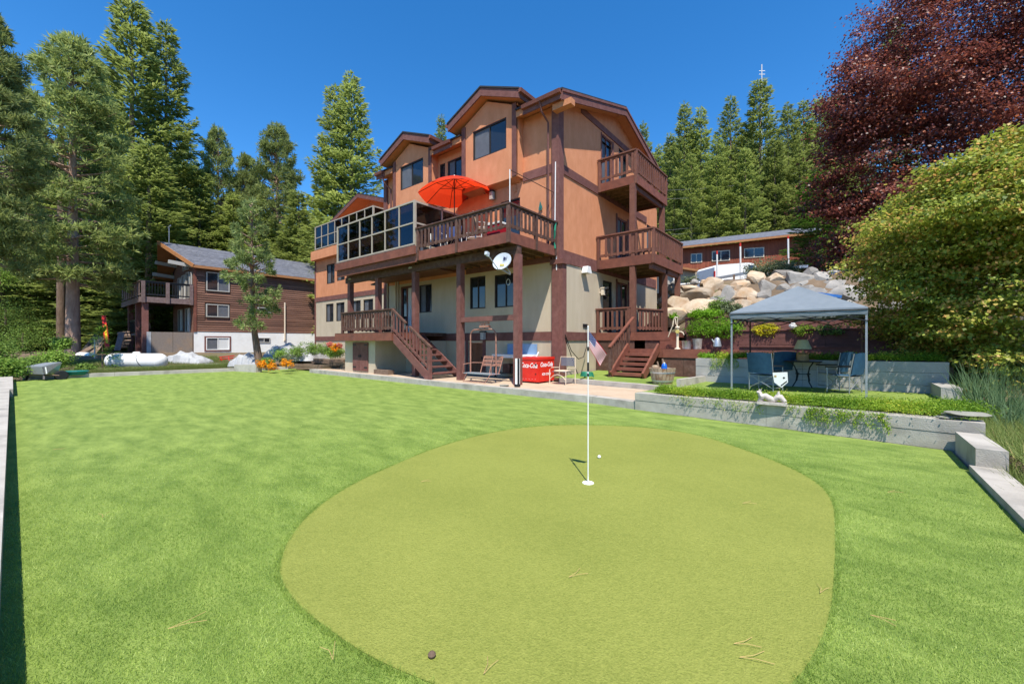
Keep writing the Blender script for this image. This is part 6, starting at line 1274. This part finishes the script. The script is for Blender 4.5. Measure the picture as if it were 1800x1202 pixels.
obj('wall', MB().prism([tuple(a),tuple(b),tuple(b+Vector((0,0,2.2))),tuple(a+Vector((0,0,2.8)))], tuple(dv2*3)), M['beige'], cpn); obj('roof', MB().prism([tuple(P(1165,463,32.5)),tuple(P(1228,474,31.5)),tuple(P(1228,477,31.5)),tuple(P(1165,468,32.5))], tuple(dv2*4)), M['fascia_o'], cpn)
obj('door', MB().prism([tuple(P(1186,494,32.9)),tuple(P(1200,494,32.7)),tuple(P(1200,483,32.7)),tuple(P(1186,484,32.9))], tuple(dv2*.1)), M['redsiding'], cpn)
obj('banner_wall', MB().prism([tuple(P(1222,494,30)),tuple(P(1256,489,30)),tuple(P(1257,476,30)),tuple(P(1226,480,30))], tuple(dv2*.3)), M['beige'], label='low pale wall left of the van', category='wall')
# power lines and mast
pw = empty('power_lines', tuple(P(1300,380,50)), label='thin power lines sagging in front of the wooded hill', category='power lines')
M['wire'] = mat('grey_wire', (.25,.25,.26), rough=.5)
for (u0,v0,u1,v1) in ((1170,335,1450,290),(1170,350,1450,308),(1170,405,1440,350),(1180,412,1440,372),(1180,425,1420,392),(1170,422,1440,384)):
    a, b = P(u0,v0,48), P(u1,v1,56); pts = [tuple(a.lerp(b,k/10)-Vector((0,0,.8*math.sin(math.pi*k/10)))) for k in range(11)]; obj('wire', MB().tube(pts, .013, 4), M['wire'], pw)
ms = empty('radio_mast', tuple(P(1339,160,75)), label='thin pale radio mast rising over the tallest fir on the right', category='mast')
a, b = P(1339,175,75), P(1339,114,75); obj('mast', MB().tube([tuple(a-Vector((0,0,30))), tuple(b)], .12, 5), M['grey'], ms)
for v in (125,131,140): q = P(1339,v,75); obj('antenna', MB().beam(q-Vector((RT[0],RT[1],0))*.5, q+Vector((RT[0],RT[1],0))*.6, .08, .08), M['white'], ms)
# ---------------------------------------------------------------- trees
H0 = 24.
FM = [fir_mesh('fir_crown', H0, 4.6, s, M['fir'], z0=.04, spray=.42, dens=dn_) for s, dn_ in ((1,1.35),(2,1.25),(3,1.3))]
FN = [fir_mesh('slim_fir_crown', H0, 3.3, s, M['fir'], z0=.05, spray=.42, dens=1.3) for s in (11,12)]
PM = []
for s, z0 in ((21,.22),(22,.3)): PM.append(pine_mesh('pine_crown', 21., 4.6, s, M['pine'], z0=z0, nbr=230, tuft=.42, ntuft=24, nneed=16, tip=.42))
def trunk_mesh(H, r, m, lean=0):
    mb = MB().tube([(0,0,-1),(0,0,0),(lean*.3,0,H*.25),(lean*.8,0,H*.6),(lean,0,H*.97)], [r*1.25,r*1.1,r*.85,r*.5,.03], 10); me = bpy.data.meshes.new('trunk'); me.from_pydata(mb.v, [], mb.f); me.materials.append(m)
    me.polygons.foreach_set('use_smooth', [True]*len(me.polygons)); return me
TM = trunk_mesh(H0, .32, M['bark']); TP = trunk_mesh(21., .34, M['bark2'])
LM = {}
def limbs_obj(stems, m):
    me = bpy.data.meshes.new('limbs'); me.from_pydata(stems.v, [], stems.f); me.materials.append(m); return me
LP = [limbs_obj(p[1], M['bark2']) for p in PM]
cnt = [0]
def conifer(kind, u, vtop, d, lab, vbase=None, wpx=None, group=None, k=None, name=None, zb=None):
    top = P(u, vtop, d); zb = hgt(top.x, top.y) if zb is None else zb; Ht = top.z - zb
    i = cnt[0]; cnt[0] += 1; nm = name or ('pine_tree' if kind == 'pine' else 'fir_tree')
    t = empty(nm, (top.x, top.y, zb), label=lab, category='tree', group=group)
    if kind == 'pine': me, tm, h0, R0 = PM[(k if k is not None else i) % 2][0], TP, 21., 4.4
    elif kind == 'slim': me, tm, h0, R0 = FN[i % 2], TM, H0, 3.2
    else: me, tm, h0, R0 = FM[(k if k is not None else i) % 3], TM, H0, 4.4
    s = Ht/h0; sx = s if wpx is None else (wpx/2/F*d)/R0
    c = inst('crown', me, (top.x, top.y, zb), t, rot=(0,0,i*1.3), scale=(sx,sx,s)); inst('trunk', tm, (top.x, top.y, zb), t, scale=(max(sx,s*.8),max(sx,s*.8),s))
    if kind == 'pine': inst('limbs', LP[(k if k is not None else i) % 2], (top.x, top.y, zb), t, rot=(0,0,i*1.3), scale=(sx,sx,s))
    return t
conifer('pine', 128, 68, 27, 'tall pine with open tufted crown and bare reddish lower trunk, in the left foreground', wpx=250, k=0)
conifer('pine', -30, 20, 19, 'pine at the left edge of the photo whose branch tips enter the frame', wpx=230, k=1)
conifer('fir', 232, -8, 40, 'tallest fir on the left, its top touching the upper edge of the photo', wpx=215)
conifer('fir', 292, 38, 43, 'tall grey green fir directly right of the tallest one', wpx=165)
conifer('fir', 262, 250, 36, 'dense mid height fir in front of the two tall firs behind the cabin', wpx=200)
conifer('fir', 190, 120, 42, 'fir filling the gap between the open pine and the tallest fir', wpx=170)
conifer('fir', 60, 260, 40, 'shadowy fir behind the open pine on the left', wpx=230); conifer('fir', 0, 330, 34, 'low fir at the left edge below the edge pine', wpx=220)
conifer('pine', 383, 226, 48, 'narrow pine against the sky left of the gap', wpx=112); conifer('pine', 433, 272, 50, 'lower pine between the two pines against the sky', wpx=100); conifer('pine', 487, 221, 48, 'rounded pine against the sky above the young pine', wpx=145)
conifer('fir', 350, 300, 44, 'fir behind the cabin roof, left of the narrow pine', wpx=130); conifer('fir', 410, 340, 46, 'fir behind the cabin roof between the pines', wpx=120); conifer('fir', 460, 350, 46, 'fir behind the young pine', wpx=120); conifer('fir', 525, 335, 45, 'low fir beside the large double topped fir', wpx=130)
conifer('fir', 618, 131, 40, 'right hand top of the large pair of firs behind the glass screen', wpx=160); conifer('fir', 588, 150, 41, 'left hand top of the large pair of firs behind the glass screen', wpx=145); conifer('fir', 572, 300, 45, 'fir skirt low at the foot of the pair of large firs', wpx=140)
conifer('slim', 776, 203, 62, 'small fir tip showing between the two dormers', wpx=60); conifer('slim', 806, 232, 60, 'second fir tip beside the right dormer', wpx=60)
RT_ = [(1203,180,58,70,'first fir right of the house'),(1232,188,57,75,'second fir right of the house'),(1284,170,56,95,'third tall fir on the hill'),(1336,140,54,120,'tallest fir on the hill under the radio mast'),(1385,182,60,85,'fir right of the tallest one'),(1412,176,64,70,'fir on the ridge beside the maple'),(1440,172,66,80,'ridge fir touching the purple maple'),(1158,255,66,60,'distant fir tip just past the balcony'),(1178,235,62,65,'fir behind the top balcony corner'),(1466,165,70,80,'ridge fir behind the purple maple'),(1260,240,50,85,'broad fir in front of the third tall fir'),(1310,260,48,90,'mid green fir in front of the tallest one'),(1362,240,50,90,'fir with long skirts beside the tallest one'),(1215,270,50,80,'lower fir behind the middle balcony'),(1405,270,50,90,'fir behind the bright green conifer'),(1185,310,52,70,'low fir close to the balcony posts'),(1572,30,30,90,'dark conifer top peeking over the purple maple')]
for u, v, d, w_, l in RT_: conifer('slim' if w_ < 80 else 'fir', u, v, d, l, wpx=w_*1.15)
tb2 = conifer('fir', 1437, 300, 27, 'bright green conifer beside the long brown house and the purple maple', wpx=130, k=1, zb=3.6)
bf = FM[1].copy(); bf.materials[0] = M['brightfir']
for c in tb2.children:
    if c.name.startswith('crown'): c.data = bf
# unlit depth of the wood: more trees of the same kinds
gid = 0
for i in range(46):
    u = -60 + i*13.5 + random.uniform(-5,5)
    if u > 560: break
    d = 52 + (i*37 % 19); conifer('fir', u, 300 + (i*53 % 90) + (40 if 330 < u < 560 else -60), d, 'dark fir deep in the wood behind the cabin', wpx=125, group='dark firs deep in the left wood')
for i in range(30):
    u = 1130 + i*13 + random.uniform(-4,4); conifer('slim' if i % 2 else 'fir', u, 215 + (i*61 % 70), 68 + (i*29 % 22), 'fir in the close set wood on the hill above the long house', wpx=80, group='firs of the hillside wood on the right')
for i, (x, y) in enumerate(((24,-34),(12,-42),(30,-24),(0,-46),(-14,-44))): 
    t = empty('fir_tree', (x,y,-.3), label='fir standing behind the photographer, seen only in the window reflections', category='tree', group='firs behind the camera'); inst('crown', FM[i%3], (x,y,-.3), t, scale=(.9,.9,.8)); inst('trunk', TM, (x,y,-.3), t, scale=(.9,.9,.8))
# young pine in front of the cabin
yp, ys = pine_mesh('young_pine_crown', 8.6, 2.15, 33, M['ypine'], z0=.24, nbr=58, tuft=.25, ntuft=13, nneed=30, fall=.85, tip=.62)
b0 = P(458,638,21.5); b0.z = .15; t = empty('young_pine', tuple(b0), label='young light green pine with a leaning trunk in front of the cabin', category='tree')
nobj('crown', yp, (b0.x-.45*RT[0], b0.y-.45*RT[1], b0.z+.1), t); me = limbs_obj(ys, M['bark2']); nobj('limbs', me, (b0.x-.45*RT[0], b0.y-.45*RT[1], b0.z+.1), t)
l = Vector((RT[0],RT[1],0)); obj('trunk', MB().tube([tuple(b0-Vector((0,0,.3))), tuple(b0-l*.18+Vector((0,0,.9))), tuple(b0-l*.38+Vector((0,0,2.2))), tuple(b0-l*.45+Vector((0,0,5))), tuple(b0-l*.45+Vector((0,0,8.5)))], [.20,.17,.13,.09,.02], 10), M['bark'], t, smooth=True)
# small fir beside the tank, bushes at the left edge
lf = P(180,655,20.5); sf_ = fir_mesh('little_fir_crown', 1.9, .62, 9, M['brightfir'], z0=.02, spray=.14, dens=3.); t = empty('little_fir', (lf.x,lf.y,.1), label='little bright green fir at the left end of the propane tank', category='tree'); inst('crown', sf_, (lf.x,lf.y,.1), t); obj('trunk', MB().tube([(lf.x,lf.y,0),(lf.x,lf.y,1.7)], [.04,.01], 6), M['bark'], t)
for i, (u, v, d, r, m, lab) in enumerate([(12,660,15.0,.55,'bush','light green bush at the far left edge behind the kerb'),(52,650,17.5,.5,'dbush','leafy bush behind the wheelbarrow'),(96,640,19,.62,'bush','light green bush left of the big pine trunk'),(108,610,21,.42,'bush','upright young leafy bush against the pine trunk'),(-10,630,18,.9,'dbush','dark leafy bush at the left edge'),(40,610,30,1.9,'dbush','dark thicket behind the edge bushes'),(95,600,34,1.8,'dbush','dark thicket behind the big pine trunk'),(150,652,19,.3,'dbush','low weeds between the teal tub and the little fir'),(0,500,26,1.7,'bush','sunlit leafy crown at the left edge below the pines'),(10,570,27,1.9,'dbush','leafy mass under the sunlit crown at the left edge')]):
    shrub('bush', P(u,v,d), r, 3600, .075, M[m], 70+i, lab, 'bush', rz=.9, spread=.12)
for i, (u, v, d, r, m) in enumerate(((1482,490,16.2,.8,'dbush'),(1515,496,15.8,.9,'maple'),(1445,484,17.2,.5,'maple'),(1470,500,15.8,.42,'maple'),(1500,520,14.6,.45,'dbush'),(1458,490,16.8,.4,'sage'),(1400,522,16,.45,'sage'),(1440,498,17,.4,'dbush'),(1475,512,15.5,.45,'dbush'),(1545,506,15.4,.9,'dbush'))): shrub('bush', P(u,v,d), r, 5000, .08, M[m], 120+i, ['dark green bush on the rock bank below the purple maple','purple leaved bush on the rock bank','small purple bush beyond the top row of boulders','small purple bush between the grey boulders','low dark bush beside the right end of the blue tarpaulin','small grey green bush at the right end of the boulders','grey green tuft between the boulders left of the gazebo peak','dark tuft above the grey boulders behind the gazebo','dark bush behind the blue tarpaulin','dark bush between the boulders and the green maple'][i], 'bush', rz=.8)
q = P(107,620,31); obj('bare_trunk', MB().tube([(q.x,q.y,.2),(q.x+.2,q.y,9),(q.x+.3,q.y,20)], [.27,.23,.10], 10), M['bark'], smooth=True, label='dark slender trunk just left of the reddish pine trunk', category='tree')
# purple maple
def maple(name, blobs, n, size, m, seed, lab, base, limbs, cat='tree', clump=22, spread=.26, shell=.5, **kw):
    t = empty(name, base, label=lab, category=cat); b = Vector(base)
    nobj('crown', leaf_cloud('crown', [(x-b.x,y-b.y,z-b.z,a,c,e) for x,y,z,a,c,e in blobs], n, size, m, seed, clump=clump, spread=spread, shell=shell, **kw), base, t)
    mb = MB().tube([base, tuple(b+Vector((.1,0,1.2))), tuple(b+Vector((.0,.1,2.4)))], [.24,.20,.16], 10)
    for q in limbs: c0 = b+Vector((0,.1,2.0)); qq = Vector(q); mid = c0.lerp(qq,.5)+Vector((0,0,.4)); mb.tube([tuple(c0), tuple(mid), tuple(qq)], [.11,.07,.02], 6)
    obj('trunk', mb, M['bark3'], t, smooth=True); return t
def lumpy(bs, k=6, seed=1, f=.46):
    g = random.Random(seed); out = [(x,y,z,a*.82,b*.82,c*.82) for x,y,z,a,b,c in bs]
    for x,y,z,a,b,c in bs:
        for _ in range(k):
            v = Vector((g.gauss(0,1), g.gauss(0,1)-.3, g.gauss(0,1))).normalized(); s = g.uniform(.75, 1.25)*f
            out.append((x+v.x*a*.9, y+v.y*b*.9, z+v.z*c*.9, a*s, b*s, c*s*.62))
    return out
def bl(u, v, d, ru, rv=None): p = P(u, v, d); k = d/F; return (p.x, p.y, p.z, ru*k, ru*k*1.0, (rv or ru)*k)
pb = [bl(1475,230,15.2,34,24),bl(1468,300,15.2,30,26),bl(1490,170,15.3,34,20),bl(1500,105,15.3,26,14),bl(1470,370,15.4,34,24),bl(1505,478,16.5,55,26),bl(1550,505,16.5,60,30),bl(1470,440,16.5,34,26),bl(1510,200,15,50,60),bl(1495,320,15.2,48,50),bl(1580,520,15.5,90,50),bl(1640,500,16,90,60),bl(1490,480,16,45,35),bl(1640,180,15,120,130),bl(1700,60,15.5,150,110),bl(1560,280,15,95,100),bl(1560,170,15,75,70),bl(1520,360,15,70,75),bl(1500,450,15.5,62,55),bl(1740,230,14.5,150,150),bl(1600,60,15.5,60,60),bl(1550,470,15,70,60),bl(1850,150,15,150,180),bl(1620,400,16,90,80),bl(1545,110,15.4,30,28),bl(1500,250,15.2,28,26),bl(1490,130,15.5,20,18),bl(1660,-20,15.5,90,60)]
bp = P(1690,640,15.5); maple('purple_maple', lumpy(pb, 6, 3), 210000, .088, M['maple'], 5, 'large dark purple leaved maple filling the upper right corner', (bp.x,bp.y,1.0), [tuple(P(1640,250,15)), tuple(P(1540,330,15)), tuple(P(1740,150,15)), tuple(P(1530,440,15.4)), tuple(P(1600,120,15))], spread=.26, shell=.55, clump=50, zs=.22, bumpy=.16, tips=.10)
ab = [bl(1640,318,8.8,34,16),bl(1700,285,8.4,36,18),bl(1590,360,9.4,34,16),bl(1545,430,10.2,26,12),bl(1760,250,8.1,34,18),bl(1530,560,10.6,22,12),bl(1620,612,9.8,26,10),bl(1690,400,8.6,120,85),bl(1780,370,8.0,120,95),bl(1620,440,9.6,85,75),bl(1570,420,10.2,55,40),bl(1600,520,9.8,68,58),bl(1720,520,8.8,125,85),bl(1800,560,8.2,130,105),bl(1570,580,10.4,35,22),bl(1660,590,9.6,70,42),bl(1735,330,8.4,80,50),bl(1550,500,10.6,30,28),bl(1850,350,7.6,130,100),bl(1790,280,8.2,50,45),bl(1750,625,9.2,60,30),bl(1660,340,8.8,40,26)]
ap = P(1775,640,9.6); maple('green_maple', lumpy(ab, 7, 4, .42), 110000, .07, M['amur'], 6, 'green maple with rust tinted leaves below the purple maple at the right edge', (ap.x,ap.y,.4), [tuple(P(1690,420,8.7)), tuple(P(1770,340,8.2)), tuple(P(1610,480,9.8)), tuple(P(1760,540,8.6)), tuple(P(1610,560,9.8))], spread=.19, shell=.45, clump=45, zs=.2, bumpy=.3, tips=.3)
shrub('bush', P(1600,610,15), 1.3, 7000, .09, M['dbush'], 91, 'shaded undergrowth behind the right end of the planter wall', 'bush', rz=.6); shrub('bush', P(1700,600,17), 2.2, 9000, .12, M['dbush'], 92, 'dark undergrowth below the maples', 'bush', rz=.9); shrub('bush', P(1560,560,18), 2.0, 8000, .12, M['maple'], 93, 'purple leaved undergrowth behind the blue tarpaulin', 'bush', rz=.9)
shrub('bush', P(1775,672,9.8), .35, 500, .09, M['pinkfl'], 95, 'small shrub with pink bronze leaves above the irises', 'bush', rz=.5)
for i, (u, v, d, r) in enumerate(((1820,480,14,2.4),(1900,560,12,2.0),(1790,610,14,1.6))): shrub('bush', P(u,v,d), r, 9000, .11, M['dbush'], 96+i, ['tall dark thicket behind the green maple','dark thicket just outside the right edge','dark thicket at the foot of the green maple'][i], 'bush', rz=1.0)
